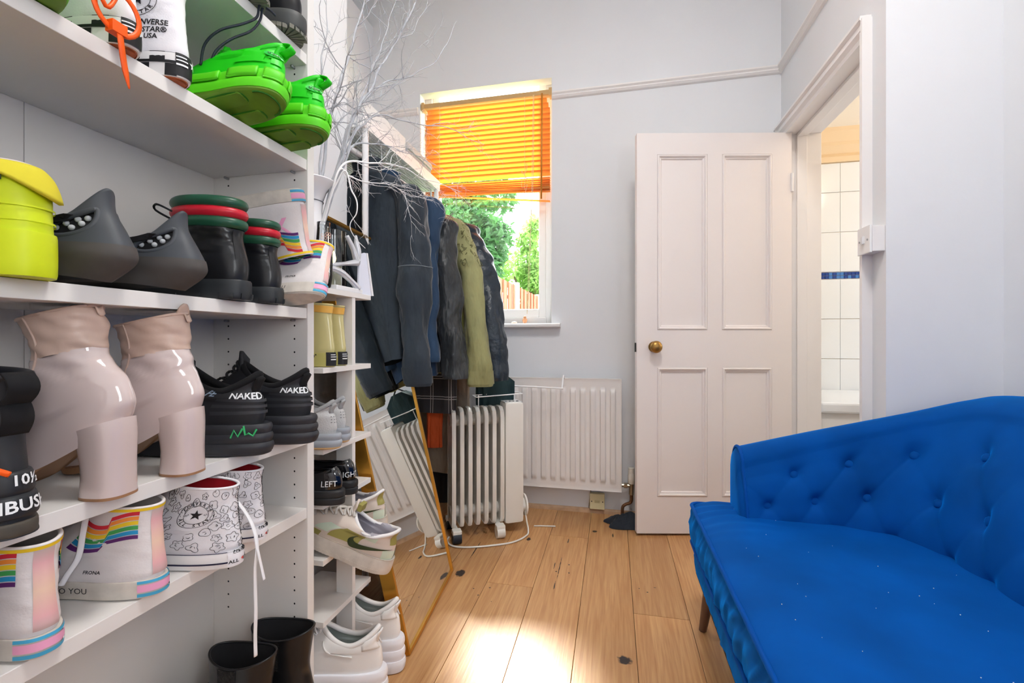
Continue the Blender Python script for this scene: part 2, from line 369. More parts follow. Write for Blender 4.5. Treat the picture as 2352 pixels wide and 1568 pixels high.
# venetian blind
M_slat = mat('amber_slat', rgb(248, 188, 108), .45, transl=.6, var=.06, vscale=20, stretch=(1, 6, 6))
M_cord = mat('cream_cord', rgb(235, 215, 175), .7)
M_rail = mat('beige_headrail', rgb(214, 176, 120), .5)
bl = empty('venetian_blind', (0, 0, 0), label='amber wooden venetian blind half lowered over the bright window', cat='blind')
BX0, BX1, BY = -1.128, -.356, 2.625
MB().box((BX0-.012, BY-.02, 2.385), (BX1+.008, BY+.022, 2.412)).build('headrail', M_rail, bl, bev=.002)
for x in (BX0-.018, BX1-.004): box('bracket', (x, BY-.026, 2.376), (x+.018, BY+.026, 2.42), M_rail, bl, bev=.001)
def slat(x0, x1, z, ang, dzr=0, curv=.003, w=.036):
    mb = MB(); n = 5; ca, sa = math.cos(ang), math.sin(ang)
    for e in (0, 1): pass
    vs = []; K = 7
    for k in range(K):
        x = x0+(x1-x0)*k/(K-1); zz = z+dzr*k/(K-1)
        for side in (1, -1):
            for j in range(n):
                u = (j/(n-1)-.5)*w*side; h = curv*(1-(2*j/(n-1)-1)**2)+(.0007*side)
                vs.append((x, BY+u*ca-h*sa, zz+u*sa+h*ca))
    q = 2*n; fs = [tuple(range(q)), tuple((K-1)*q+i for i in range(q))]
    for k in range(K-1):
        for i in range(q): fs.append((k*q+i, k*q+(i+1) % q, (k+1)*q+(i+1) % q, (k+1)*q+i))
    return mb.add(vs, fs).build('slat', M_slat, bl, smooth='auto')
for i in range(15):
    ins = .012 if i == 0 else (.006 if i == 1 else 0)
    slat(BX0+ins+random.uniform(0, .004), BX1-ins*1.5, 2.362-.0298*i, math.radians(-60+random.uniform(-3, 3)), dzr=-.004)
for i in range(8):
    f = i/7
    slat(BX0, BX1, 1.915-.058*f, math.radians(random.uniform(-6, 9)), dzr=-.006-.034*f, curv=.003)
MB().box((BX0, BY-.019, 1.842), (BX1, BY+.019, 1.856)).build('bottom_rail', M_slat, bl, bev=.003).rotation_euler = (0, 0, 0)
br = bl.children[-1]
for v in br.data.vertices: v.co.z -= .044*(v.co.x-BX0)/(BX1-BX0)
for x in (BX0+.10, BX1-.145):
    MB().tube([(x, BY-.021, 2.385), (x, BY-.021, 1.84)], .0011, 5).tube([(x, BY+.021, 2.385), (x, BY+.021, 1.84)], .0011, 5).build('ladder_cord', M_cord, bl)
xw = BX1-.042
MB().tube([(xw, BY-.034, 2.385), (xw-.004, BY-.036, 1.78)], .0055, 8).build('tilt_wand', mat('amber_wand', rgb(214, 140, 50), .4), bl, smooth=True)
xc = BX1-.095
MB().tube(spline([(xc, BY-.03, 2.385), (xc-.004, BY-.034, 2.0), (xc-.012, BY-.034, 1.6), (xc-.02, BY-.032, 1.3), (xc-.035, BY-.03, 1.12)]), .0014, 5).tube(spline([(xc+.006, BY-.03, 2.385), (xc+.002, BY-.034, 1.9), (xc-.02, BY-.034, 1.5), (xc-.035, BY-.03, 1.12)]), .0014, 5).build('pull_cord', M_cord, bl)
lc = [(xc-.05+.018*math.sin(i*1.3), BY-.034+.004*math.cos(i*2.1), 1.98-.012*i+.02*math.sin(i*1.9)) for i in range(14)]
MB().tube(spline(lc, 4), .0012, 5).build('cord_knot', M_cord, bl)

# ------------------------------------------------------------------ garden outside
M_lawn = mat('lawn', rgb(120, 150, 80), .9, var=.3, vscale=3)
struct(box('ground', (-14, 2.78, -.5), (14, 26, -.3), M_lawn))
fA = world_at(1060, 0, 4.55); fB = world_at(1275, 0, 10.6); fA.z = fB.z = 0
fence = empty('garden_fence', (fA.x, fA.y, -.3), (0, 0, math.atan2(fB.y-fA.y, fB.x-fA.x)), 'brown close boarded garden fence with grey concrete posts', 'fence')
flen = (fB-fA).length; M_fen = mat('fence_wood', rgb(140, 78, 56), .8, var=.25, vscale=12, stretch=(4, 1, .4))
M_post = mat('concrete_post', rgb(190, 186, 178), .85, var=.1)
pl = 1.83; x_ = -1.35
for i in range(5):
    box('post', (x_-.05, -.05, 0), (x_+.05, .05, 2.12), M_post, fence)
    n = int((pl-.1)/.125)
    for k in range(n if i < 4 else 0):
        x = x_+.05+(pl-.1)*k/n
        MB().obox((x+(pl-.1)/n*.5, .012 if k % 2 else 0, 1.04), ((pl-.1)/n*.56, 0.006, 0), (-.002, .008, 0), (0, 0, 1.04)).build('plank', M_fen, fence)
    x_ += pl
M_leafd = mat('leaf_dark', rgb(66, 112, 60), .5, transl=.45, var=.3, vscale=3)
M_leafl = mat('leaf_light', rgb(126, 166, 80), .5, transl=.5, var=.3, vscale=3)
M_bark = mat('bark', rgb(90, 70, 55), .9, bump=.3, bscale=20)
def tree(name, label, c, R, n, leaf, seed, size):
    rd = random.Random(seed); t = empty(name, (c[0], c[1], -.3), label=label, cat='tree'); zc = c[2]+.3
    lv = []; lf = []
    blobs = [(Vector((rd.gauss(0, .5)*R[0], rd.gauss(0, .5)*R[1], zc+rd.gauss(0, .55)*R[2])), rd.uniform(.28, .5)) for _ in range(26)]
    for i in range(n):
        bc, br_ = blobs[i % len(blobs)]
        d = Vector((rd.gauss(0, 1), rd.gauss(0, 1), rd.gauss(0, 1))).normalized()*br_*R[0]*rd.uniform(.55, 1)
        p = bc+d
        ax = Vector((rd.gauss(0, 1), rd.gauss(0, 1), rd.gauss(-.5, .7))).normalized(); sd = ax.orthogonal().normalized()*size*.32*rd.uniform(.7, 1.2)
        ax *= size*rd.uniform(.7, 1.2); nrm = ax.cross(sd).normalized()*size*.1
        o = len(lv); lv += [p, p+ax*.35+sd+nrm, p+ax, p+ax*.35-sd+nrm]; lf.append((o, o+1, o+2, o+3))
    mesh_obj('foliage', lv, lf, leaf, t)['kind'] = 'stuff'
    tb = MB(); tb.tube([(0, 0, 0), (.05, .05, zc*.5), (0, 0, zc)], [.12, .09, .04], 8)
    for bc, _ in blobs[:8]: tb.tube([(0, 0, zc*.55), (bc*.6+Vector((0, 0, zc*.2))), bc], [.05, .03, .012], 6)
    tb.build('trunk', M_bark, t, smooth=True)
    return t
c = world_at(1075, 545, 8.0); tree('laurel_tree', 'dark green broad leaved tree behind the garden fence', c, (.85, .85, .85), 9000, M_leafd, 3, .13)
c = world_at(1225, 640, 10.2); tree('hedge_shrub', 'sunlit pale green shrub at the window right edge', c, (.72, .8, .75), 6500, M_leafl, 5, .11)
c = world_at(1010, 610, 10.5); tree('laurel_tree', 'green tree mostly hidden behind the hanging jackets and fence', c, (1.3, 1, 1.3), 5000, M_leafd, 8, .17)

# ------------------------------------------------------------------ bathroom seen through the doorway
M_warm = mat('bathroom_paint', rgb(248, 236, 218), .7)
YT = 3.25
wall('wall_bathroom', [((1.0, YT+.0085, 0), (2.6, YT+.15, 2.45)), ((2.5, 1.82, 0), (2.6, YT, 2.45)), ((.88, YB, 0), (1.0, YT+.15, 2.45)), ((1.3, 1.72, 0), (2.6, 1.82, 2.45))], M_warm)
wall('ceiling_bathroom', [((1.0, 1.82, 2.27), (2.6, YT+.15, 2.45))], M_warm)
wall('floor_bathroom', [((1.0, 1.76, -.06), (2.6, YT+.1, 0))], mat('bath_vinyl', rgb(200, 200, 196), .4))
M_tile = mat('white_ceramic', rgb(240, 245, 250), .12)
wt = bpy.data.objects['wall_bathroom']
zt = [.62, .87, 1.12, 1.365]
rows = [(.60, .848), (.851, 1.10), (1.103, 1.352), (1.40, 1.648), (1.651, 1.90), (1.903, 2.085)]
x = 1.0
while x < 2.45:
    for a, b in rows: MB().box((x+.0008, YT, a), (min(x+.40, 2.5)-.0008, YT+.012, b)).build('tile', M_tile, wt, bev=.002)
    x += .40
bt = MB(); bt2 = MB(); rd = random.Random(4); k = 0
xs = 1.002
while xs < 2.48:
    for r in (0, 1): (bt if rd.random() < .55 else bt2).box((xs, YT, 1.356+r*.021), (xs+.0185, YT+.012, 1.3745+r*.021))
    xs += .021
for mb, n_, cc in ((bt, 'mosaic_dark', rgb(28, 68, 150)), (bt2, 'mosaic_light', rgb(70, 130, 205))):
    o = mb.build('mosaic_tile', mat(n_, cc, .15), wt, fix=False); o['kind'] = 'stuff'
struct(MB().prism([(YT+.02, 2.09), (YT-.012, 2.09), (YT-.02, 2.12), (YT-.012, 2.14), (YT-.05, 2.18), (YT-.055, 2.2), (YT-.10, 2.25), (YT-.11, 2.27), (YT+.02, 2.27)], 'x', 1.0, 2.5).build('trim_8', mat('cream_cornice', rgb(240, 214, 176), .6)))
bath = empty('bathtub', (1.75, 2.9, 0), label='white bathtub below the tiled wall through the doorway', cat='bathtub')
MB().box((-.73, -.33, .60), (.73, .345, .655)).build('rim', M_tile, bath, bev=.012)
MB().box((-.73, -.30, 0), (.73, -.27, .60)).build('side_panel', mat('bath_panel', rgb(246, 246, 246), .3), bath, bev=.002)
lamp = empty('ceiling_lamp', (1.6, 2.3, 2.27), label='round opal ceiling lamp lighting the bathroom', cat='lamp')
MB().lathe([(.05, 0), (.12, -.01), (.13, -.03), (.11, -.06), (.06, -.08), (.005, -.085)]).build('shade', mat('opal_glass', rgb(255, 240, 215), .4, emit=(1, .8, .55), estr=2), lamp, smooth=True)
light('bathroom_lamp', 'POINT', (1.6, 2.3, 2.12), (0, 0, 0), 3, (1, .80, .58), .08)
light('added_bathroom_fill', 'AREA', (2.42, 2.9, 1.5), (0, PI/2, 0), 5.5, (.86, .93, 1), .6, .8)  # added cool fill to brighten the tiles, no window stands here
# ------------------------------------------------------------------ door
dw = .762; hinge = Vector((.858, 2.508, 0)); free = Vector((.122, 2.352, 0)); ang = math.atan2(free.y-hinge.y, free.x-hinge.x)
door = struct(empty('door_1', hinge, (0, 0, ang)))
M_door = mat('door_paint', rgb(243, 236, 234), .36, bump=.05, bscale=18)
# local x runs from hinge to free edge, local +y faces the room after rotation
D0, D1, DZ0, DZ1 = 0, dw, .012, 1.992
xs = [D0, dw-.665, dw-.42, dw-.348, dw-.10, D1]; zs = [DZ0, .194, .833, 1.018, 1.887, DZ1]
mb = MB()
for (a, b) in ((0, 1), (2, 3), (4, 5)): mb.box((xs[a], -.018, DZ0), (xs[b], .018, DZ1))
for (a, b) in ((0, 1), (2, 3), (4, 5)):
    for (p, q) in ((1, 2), (3, 4)): mb.box((xs[p], -.018, zs[a]), (xs[q], .018, zs[b]))
mb.build('frame', M_door, door, fix=False)
for (p, q) in ((1, 2), (3, 4)):
    for (a, b) in ((1, 2), (3, 4)):
        MB().box((xs[p]-.004, -.006, zs[a]-.004), (xs[q]+.004, .006, zs[b]+.004)).build('panel', M_door, door)
        X0, X1, Z0, Z1 = xs[p], xs[q], zs[a], zs[b]
        pr = [(0, .0155), (.003, .021), (.008, .023), (.012, .020), (.014, .013), (.020, .0125), (.024, .007), (.026, .005)]
        for sg in (1, -1):
            mo = MB(); rings = []
            for i_, h in pr: rings.append([(X0+i_, sg*h, Z0+i_), (X1-i_, sg*h, Z0+i_), (X1-i_, sg*h, Z1-i_), (X0+i_, sg*h, Z1-i_)])
            vs = [v for r in rings for v in r]; n = len(rings)
            mo.add(vs, [(j*4+i_, j*4+(i_+1) % 4, (j+1)*4+(i_+1) % 4, (j+1)*4+i_) for j in range(n-1) for i_ in range(4)])
            mo.build('moulding', M_door, door)
for sg in (1, -1):
    kn = MB().lathe([(.026, 0), (.027, .004), (.014, .007), (.010, .018), (.012, .026), (.026, .032), (.030, .042), (.026, .052), (.012, .058), (.003, .059)], 24)
    o = kn.build('door_knob', M_brass, door, smooth=True, loc=(dw-.083, sg*.018, .935), rot=(-PI/2*sg, 0, 0)); o['label'] = 'round aged brass knob'
box('latch', (dw, -.006, .91), (dw+.006, .006, .955), mat('dark_metal', rgb(60, 58, 55), .4, metal=.8), door)
for z in (.25, 1.7): MB().tube([(0, .022, z), (0, .022, z+.09)], .006, 10).build('hinge', M_gloss, door)
# ------------------------------------------------------------------ tall white bookcase
BXF, BXB, BY1, BY0 = -.716, -.992, .985, .185
bc = empty('bookcase', (0, 0, 0), label='tall white laminate bookcase crammed with shoes', cat='bookcase')
box('side_panel', (BXB, BY1-.024, 0), (BXF, BY1, 2.37), M_lam, bc, bev=.001)
box('side_panel', (BXB, BY0, 0), (BXF, BY0+.024, 2.37), M_lam, bc, bev=.001)
M_backp = mat('bookcase_back', rgb(226, 222, 218), .5)
for a, b in ((BY0+.024, .5805), (.5815, BY1-.024)): box('back_panel', (BXB, a, .08), (BXB+.006, b, 2.35), M_backp, bc, bev=.0006)
SH = {0: 1.655, 1: 1.402, 2: 1.046, 3: .744, 4: .566}
TH = .025
for k, z in SH.items(): box('shelf', (BXB+.006, BY0+.0245, z-TH), (BXF-.002, BY1-.0245, z), M_lam, bc, bev=.001)
ZB = .10
box('shelf', (BXB+.006, BY0+.0245, ZB-TH), (BXF-.002, BY1-.0245, ZB), M_lam, bc, bev=.001)
box('plinth', (BXF-.03, BY0+.0245, 0), (BXF-.012, BY1-.0245, ZB-TH), M_lam, bc)
box('top_panel', (BXB+.006, BY0+.0245, 2.35), (BXF, BY1-.0245, 2.37), M_lam, bc, bev=.001)
hm = MB()
for x in (-.752, -.942):
    for k in range(58):
        z = .30+.032*k
        if any(zz-TH-.004 < z < zz+.004 for zz in SH.values()): continue
        hm.add([(x+.0024*math.cos(t*PI/4), BY1-.02425, z+.0024*math.sin(t*PI/4)) for t in range(8)], [tuple(range(8))])
hm.build('peg_hole', M_dark, bc, fix=False)['kind'] = 'stuff'
M_steel = mat('steel', rgb(170, 170, 172), .3, metal=.9)
for z in SH.values():
    for x in (-.752, -.942):
        MB().tube([(x, BY1-.0245, z-TH-.004), (x, BY1-.036, z-TH-.004)], .003, 8).build('shelf_pin', M_steel, bc, smooth=True)
# ------------------------------------------------------------------ narrow spine shelf beside it
su = empty('tower_shelf', (-.72, 1.0, 0), label='narrow white spine shelf tower between bookcase and mirror', cat='shelf')
UX0, UX1, UY0, UY1 = -.895, -.722, 1.03, 1.264
UZ = [1.105, .898, .690, .550, .405, .247]
def sub(a): return (a[0]+.72, a[1]-1.0, a[2])
for z in UZ: MB().box(sub((UX0, UY0, z-.0145)), sub((UX1, UY1, z))).build('shelf', M_lam, su, bev=.0008)
MB().box(sub((-.775, 1.166, 0)), sub((-.724, 1.182, UZ[0]-.0145))).build('spine', M_lam, su, bev=.0008)
# ------------------------------------------------------------------ leaning mirror
mir = empty('leaning_mirror', (-.616, 1.275, .001), (0, 0, 0), 'tall leaning mirror with slim brushed gold metal frame', 'mirror')
mir.rotation_mode = 'ZYX'
mir.matrix_world = Matrix.Translation((-.606, 1.292, .004)) @ Matrix.Rotation(math.radians(5), 4, 'Z') @ Matrix.Rotation(math.radians(-12.6), 4, 'Y')
MW, MH, MD = .521, 1.41, .045
for a, b in (((-MD, 0, 0), (0, .010, MH)), ((-MD, MW-.010, 0), (0, MW, MH)), ((-MD, .010, 0), (0, MW-.010, .010)), ((-MD, .010, MH-.010), (0, MW-.010, MH))):
    box('frame_bar', a, b, M_gold, mir, bev=.001)
def mirror_mat():
    m = bpy.data.materials.new('mirror_glass'); m.use_nodes = True; N = m.node_tree.nodes; L = m.node_tree.links; b = N['Principled BSDF']
    b.inputs['Metallic'].default_value = 1; b.inputs['Base Color'].default_value = (.86, .88, .86, 1)
    nz = N.new('ShaderNodeTexNoise'); nz.inputs['Scale'].default_value = 9; nz.inputs['Detail'].default_value = 6
    mr = N.new('ShaderNodeMapRange'); mr.inputs[1].default_value = .5; mr.inputs[2].default_value = .8; mr.inputs[3].default_value = .01; mr.inputs[4].default_value = .06
    L.new(nz.outputs[0], mr.inputs[0]); L.new(mr.outputs[0], b.inputs['Roughness']); return m
box('glass', (-.012, .010, .010), (-.006, MW-.010, MH-.010), mirror_mat(), mir)
box('backing', (-.024, .010, .010), (-.013, MW-.010, MH-.010), mat('mdf', rgb(120, 95, 70), .8), mir)
# ------------------------------------------------------------------ clothes rack with wire tray
M_pw = mat('white_powder_coat', rgb(246, 246, 248), .35)
rk = empty('clothes_rack', (0, 0, 0), label='white metal clothes rack with perforated tray on top', cat='rack')
RP = [(-.955, 1.63), (-.955, 2.37), (-1.43, 1.63), (-1.43, 2.37)]
for x, y in RP: MB().tube([(x, y, 0.0), (x, y, 1.80)], .0125, 12).build('post', M_pw, rk, smooth='auto')
TZ = 1.80
MB().box((-.965, 1.60, TZ), (-.945, 2.40, TZ+.055)).build('tray_rim', M_pw, rk, bev=.002)
MB().box((-1.445, 1.60, TZ), (-1.425, 2.40, TZ+.055)).build('tray_rim', M_pw, rk, bev=.002)
MB().box((-1.425, 1.60, TZ), (-.965, 1.615, TZ+.055)).build('tray_rim', M_pw, rk, bev=.002)
MB().box((-1.425, 2.385, TZ), (-.965, 2.40, TZ+.055)).build('tray_rim', M_pw, rk, bev=.002)
g = MB(); y = 1.63
while y < 2.385: g.box((-1.425, y-.0035, TZ+.004), (-.965, y+.0035, TZ+.006)); y += .0145
x = -1.41
while x < -.97: g.box((x-.0045, 1.615, TZ+.0025), (x+.0045, 2.385, TZ+.004)); x += .0165
gg = g.build('perforated_tray', M_pw, rk, fix=False)
MB().tube([(-1.03, 1.60, 1.735), (-.985, 2.40, 1.735)], .0125, 12).build('hanging_rail', M_pw, rk, smooth='auto')
for y, xx in ((1.63, -1.028), (2.37, -.987)): MB().tube([(xx, y, 1.735), (xx, y, 1.80)], .006, 8).build('rail_stay', M_pw, rk)
for y in (1.63, 2.37): MB().tube([(-.955, y, .10), (-1.43, y, .10)], .0125, 10).build('cross_bar', M_pw, rk, smooth='auto')
# boxes on the tray
M_card = mat('white_card', rgb(236, 236, 238), .6)
tag(MB().box((-1.22, 1.66, TZ+.006), (-.985, 2.05, TZ+.15), .003).build('shoe_box', M_card), 'white flat box lying on the rack tray at its near end', 'box')
lb = empty('storage_box', (-1.1, 2.21, TZ+.006), label='grey lidded box on the rack tray nearest the window', cat='box')
MB().box((-.13, -.13, 0), (.11, .17, .11), .003).build('body', mat('grey_card', rgb(170, 176, 184), .6), lb)
MB().box((-.135, -.135, .11), (.115, .175, .14), .003).build('lid', mat('pale_grey_card', rgb(206, 208, 210), .6), lb)

# ------------------------------------------------------------------ garments
def fold(p, seed, amp, fx=9, fz=2.2):
    return noise.noise(Vector((p[0]*fx+seed*3.1, p[1]*fx+seed*1.7, p[2]*fz+seed)))*amp+noise.noise(Vector((p[0]*fx*2.3+seed, p[1]*fx*2.3, p[2]*fz*2.5+seed*2)))*amp*.45
def garment(name, label, cat, loc, rz, m, L=.72, sw=.21, sl=.62, seed=1, puff=0, flare=1.0, cuff=None, piping=None, hood=False, thick=.075, sleeve_out=.07, group=None, lean=0, collar_m=None, sr=.068):
    t = empty(name, loc, (0, 0, rz), label, cat, group)
    prof = [(.055, .05, -.015), (.085, .06, -.028), (sw*.66, thick*.8, -.05), (sw*.93, thick*.9, -.095), (sw*1.02, thick, -.16), (sw*1.0, thick*1.15, -.28), (sw*.99*flare**.5, thick*1.2, -L*.65), (sw*flare, thick*1.2, -L)]
    n = 48; K = 64
    def P(u, v):
        w, th, z = crv(prof, v*(len(prof)-1)); a = 2*PI*u
        c, s_ = math.cos(a), math.sin(a); x = w*math.copysign(abs(c)**.75, c); y = th*math.copysign(abs(s_)**.8, s_)
        d = fold((x, y*2, z), seed, .034*min(1, (-z)/.25), 11, 1.6)
        if puff:
            d += puff*abs(math.sin((z+.02)*PI/.085))**.6*min(1, -z/.1)
        rr = Vector((x, y, 0)); rr = rr.normalized() if rr.length else rr
        return Vector((x+rr.x*d*.5+lean*z, y+rr.y*d*1.1, z+.006*math.sin(a*3+seed) if v > .97 else z))
    MB().grid(P, n, K, cu=True).build('body', m, t, smooth=True)
    for sg in (1, -1):
        pts = [(sg*sw*.80, 0, -.105), (sg*(sw+.018), -.005, -.15), (sg*(sw+sleeve_out*.55), -.01, -.27), (sg*(sw+sleeve_out*.95), -.02, -.42), (sg*(sw+sleeve_out), -.035, -.105-sl*.72), (sg*(sw+sleeve_out*.9), -.03, -.105-sl)]
        path = [Vector(p)+Vector((lean*p[2], 0, 0)) for p in pts]; sp = spline(path, 8); Ns = len(sp)
        def S(u, v):
            q = sp[min(int(v*(Ns-1)), Ns-1)]; f = v*(Ns-1)-int(v*(Ns-1)); q2 = sp[min(int(v*(Ns-1))+1, Ns-1)]; q = q.lerp(q2, f)
            r = sr*(1.12-.3*v) if v > .08 else sr*(.75+4.5*v)
            a = 2*PI*u; x, y = math.cos(a)*r*.92, math.sin(a)*r*.88
            d = fold((x+q.x, y+q.y, q.z*1.3), seed+7*sg, .026, 13, 4)+.0035*math.sin(q.z*42+5*math.sin(a+seed))*max(0, 1-abs(v-.5)*2.4)
            if puff: d += puff*abs(math.sin(q.z*PI/.08))**.6
            k = 1+d/r
            if v > .985: k *= .93
            return Vector((q.x+x*k, q.y+y*k, q.z))
        so = MB().grid(S, 28, 52, cu=True).build('sleeve', m, t, smooth=True)
        if cuff:
            MB().grid(lambda u, v: S(u, .92+.085*v if .92+.085*v < .984 else .984)*1.0+Vector((math.cos(2*PI*u)*.003, math.sin(2*PI*u)*.003, 0)), 28, 5, cu=True).build('cuff', cuff, so, smooth=True)
        if piping:
            for vv in (.12, .62):
                MB().tube([S(k/28, vv)+Vector((math.cos(2*PI*k/28)*.0015, math.sin(2*PI*k/28)*.0015, 0)) for k in range(28)], .0011, 5, closed=True).build('piping', piping, so)
    cm = collar_m or m
    MB().grid(lambda u, v: Vector((math.cos(2*PI*u)*(.06+.012*v), math.sin(2*PI*u)*(.05+.008*v)-.004, -.022+.05*v+.008*math.sin(2*PI*u*2+seed)*v)), 28, 6, cu=True).build('collar', cm, t, smooth=True)
    if hood:
        MB().grid(lambda u, v: Vector((math.sin(PI*v)*.13*math.cos(2*PI*u), -.04+math.sin(PI*v)*.085*math.sin(2*PI*u), .015-.10*v+.07*math.sin(PI*v)+fold((u*.3, v*.3, 0), seed, .02))), 26, 14, cu=True).build('hood', m, t, smooth=True)
    if piping:
        MB().tube([P(.31+.02*math.sin(k*.2), .12+.85*k/30)+Vector((0, -.0, 0)) for k in range(0, 1)] or [(0,0,0)], .001, 4)
        for u0, u1, v0, v1 in ((.80, .93, .30, .52), (.93, .94, .52, .9)):
            pp = [P(u0+(u1-u0)*k/24, v0+(v1-v0)*k/24) for k in range(25)]
            pp = [q+Vector((q.x, q.y, 0)).normalized()*.0018 for q in pp]
            MB().tube(pp, .0011, 5).build('piping', piping, t)
    # hanger hook
    MB().tube(spline([(0, 0, -.03), (0, 0, .03), (.012, 0, .05), (.018, 0, .066), (.008, 0, .078), (-.006, 0, .074)], 4), .002, 6).build('hanger_hook', M_steel, t)
    MB().tube([(-sw*.8, 0, -.075), (0, 0, -.025), (sw*.8, 0, -.075)], .006, 6).build('hanger', mat('hanger_wood', rgb(150, 110, 70), .5), t)
    return t
def cloth(n, c, rough=.75, sheen=.2, wr=.55): return mat(n, c, rough, bump=wr, bscale=15, var=.2, vscale=9, sheen=sheen, stretch=(1, 1, .45), bdist=.035)
def rail_x(y): return -1.03+.045*(y-1.6)/.8
M_navy = cloth('navy_drill', rgb(38, 49, 60), .7); M_pipe = mat('grey_piping', rgb(150, 160, 168), .7)
M_blk = cloth('black_nylon', rgb(44, 48, 52), .42, .2, .95); M_olive = cloth('olive_cotton', rgb(150, 150, 104), .8)
M_puff = mat('teal_black_puffer', rgb(30, 43, 56), .38, bump=.8, bscale=22, var=.1)
M_blue = cloth('dark_blue_cotton', rgb(34, 62, 92), .75)
GZ = 1.665
garment('blouson', 'dark navy jacket with pale piping hanging nearest the mirror', 'jacket', (rail_x(1.765)+.0, 1.765, GZ+.03), math.radians(-16), M_navy, L=.80, sw=.215, sl=.80, seed=2, piping=M_pipe, cuff=M_navy, sleeve_out=.035, thick=.07, sr=.072, flare=1.0, lean=-.06)
garment('hooded_coat', 'blue black coat between the piped jacket and black windbreaker', 'jacket', (rail_x(1.90)+.005, 1.905, GZ+.035), math.radians(-10), M_blue, L=.88, sw=.21, sl=.72, seed=5, sleeve_out=.0, thick=.07, flare=1.02, lean=-.05, sr=.06)
garment('windbreaker', 'crinkled black nylon jacket hanging in front of the olive one', 'jacket', (rail_x(2.03)+.02, 2.035, GZ-.02), math.radians(-18), M_blk, L=.82, sw=.20, sl=.74, seed=9, sleeve_out=.03, thick=.075, sr=.075, flare=1.15, lean=-.13)
garment('field_jacket', 'olive green cotton jacket with embroidered shoulder on the rack', 'jacket', (rail_x(2.17)+.02, 2.175, GZ+.0), math.radians(-22), M_olive, L=.86, sw=.20, sl=.80, seed=12, sleeve_out=.10, cuff=M_olive, thick=.065, sr=.070, lean=-.17)
garment('puffer_jacket', 'quilted teal black puffer jacket hanging nearest the window', 'jacket', (rail_x(2.31)+.03, 2.315, GZ+.0), math.radians(-26), M_puff, L=.84, sw=.21, sl=.78, seed=15, puff=.008, sleeve_out=.12, thick=.07, sr=.072, lean=-.2)
# embroidery on the olive jacket shoulder
fj = bpy.data.objects['field_jacket']; sl_ = [o for o in fj.children if o.name.startswith('sleeve')][0]
rd = random.Random(3); em = MB(); pv = [v.co.copy() for v in sl_.data.vertices if -.36 < v.co.z < -.10 and v.co.y < .03]
for k in range(170):
    p = rd.choice(pv); q = p+Vector((p.x-.30, p.y, 0)).normalized()*.002
    em.tube(spline([q, q+Vector((rd.uniform(-.02, .02), -.002, rd.uniform(-.02, .02))), q+Vector((rd.uniform(-.02, .02), -.002, rd.uniform(-.03, .01)))], 3), .0012, 4)
em.build('embroidery', mat('olive_thread', rgb(120, 120, 80), .8), fj, fix=False)
# long things hanging lower behind the jackets
def drape(name, label, cat, loc, rz, m, w, h, seed, th=.02, parts=None):
    t = empty(name, loc, (0, 0, rz), label, cat)
    def P(u, v):
        a = 2*PI*u; c, s_ = math.cos(a), math.sin(a); f = .35+.65*min(1, v*3.5)
        return Vector((math.copysign(abs(c)**.6, c)*w*f+fold((c*w, 0, v*h), seed, .012), math.copysign(abs(s_)**.7, s_)*th+fold((c*w, s_, v*h), seed+2, .018), -h*v))
    MB().grid(P, 40, 40, cu=True).build('cloth', m, t, smooth=True)
    MB().tube([(-w*.4, 0, -.005), (0, 0, .03), (w*.4, 0, -.005)], .005, 6).build('hanger', M_dark, t)
    MB().tube(spline([(0, 0, .03), (0, 0, .09), (.015, 0, .11), (0, 0, .125)], 3), .002, 5).build('hanger_hook', M_steel, t)
    return t, P
def plaid_mat():
    m = bpy.data.materials.new('dark_plaid'); m.use_nodes = True; N = m.node_tree.nodes; L = m.node_tree.links; b = N['Principled BSDF']; b.inputs['Roughness'].default_value = .85
    tc = N.new('ShaderNodeTexCoord'); sp = N.new('ShaderNodeSeparateXYZ'); L.new(tc.outputs['Object'], sp.inputs[0]); outs = []
    for ax, f in ((0, 10), (2, 10)):
        for ph in (0, .12):
            ml = N.new('ShaderNodeMath'); ml.operation = 'MULTIPLY_ADD'; ml.inputs[1].default_value = f; ml.inputs[2].default_value = ph; L.new(sp.outputs[ax], ml.inputs[0])
            fr = N.new('ShaderNodeMath'); fr.operation = 'FRACT'; L.new(ml.outputs[0], fr.inputs[0])
            lt = N.new('ShaderNodeMath'); lt.operation = 'LESS_THAN'; lt.inputs[1].default_value = .035; L.new(fr.outputs[0], lt.inputs[0]); outs.append(lt.outputs[0])
    cur = outs[0]
    for o in outs[1:]:
        mxm = N.new('ShaderNodeMath'); mxm.operation = 'MAXIMUM'; L.new(cur, mxm.inputs[0]); L.new(o, mxm.inputs[1]); cur = mxm.outputs[0]
    mx = N.new('ShaderNodeMix'); mx.data_type = 'RGBA'; L.new(cur, mx.inputs[0]); mx.inputs[6].default_value = (*rgb(58, 58, 62), 1); mx.inputs[7].default_value = (*rgb(190, 190, 188), 1)
    L.new(mx.outputs[2], b.inputs['Base Color']); return m
drape('plaid_shirt', 'dark plaid garment hanging low beside the oil heater', 'shirt', (-.865, 2.115, 1.19), math.radians(-5), plaid_mat(), .115, .58, 3)
drape('knit_scarf', 'bright orange scarf hanging in a strip beside the mirror', 'scarf', (-.89, 2.195, .98), math.radians(10), cloth('orange_knit', rgb(226, 96, 44)), .042, .56, 8)
drape('wool_coat', 'long beige wool coat hem hanging behind the heater fins', 'coat', (-.89, 2.27, 1.40), math.radians(-10), cloth('beige_wool', rgb(160, 146, 130), .95), .17, 1.13, 11)
drape('shadow_dress', 'black long garment at the rack back, lengthened to fill the shadow below', 'dress', (-1.0, 2.37, 1.46), 0, cloth('black_crepe', rgb(38, 38, 42), .8), .2, 1.38, 14)  # black cloth carried down to the floor as the dark shadow under the coat
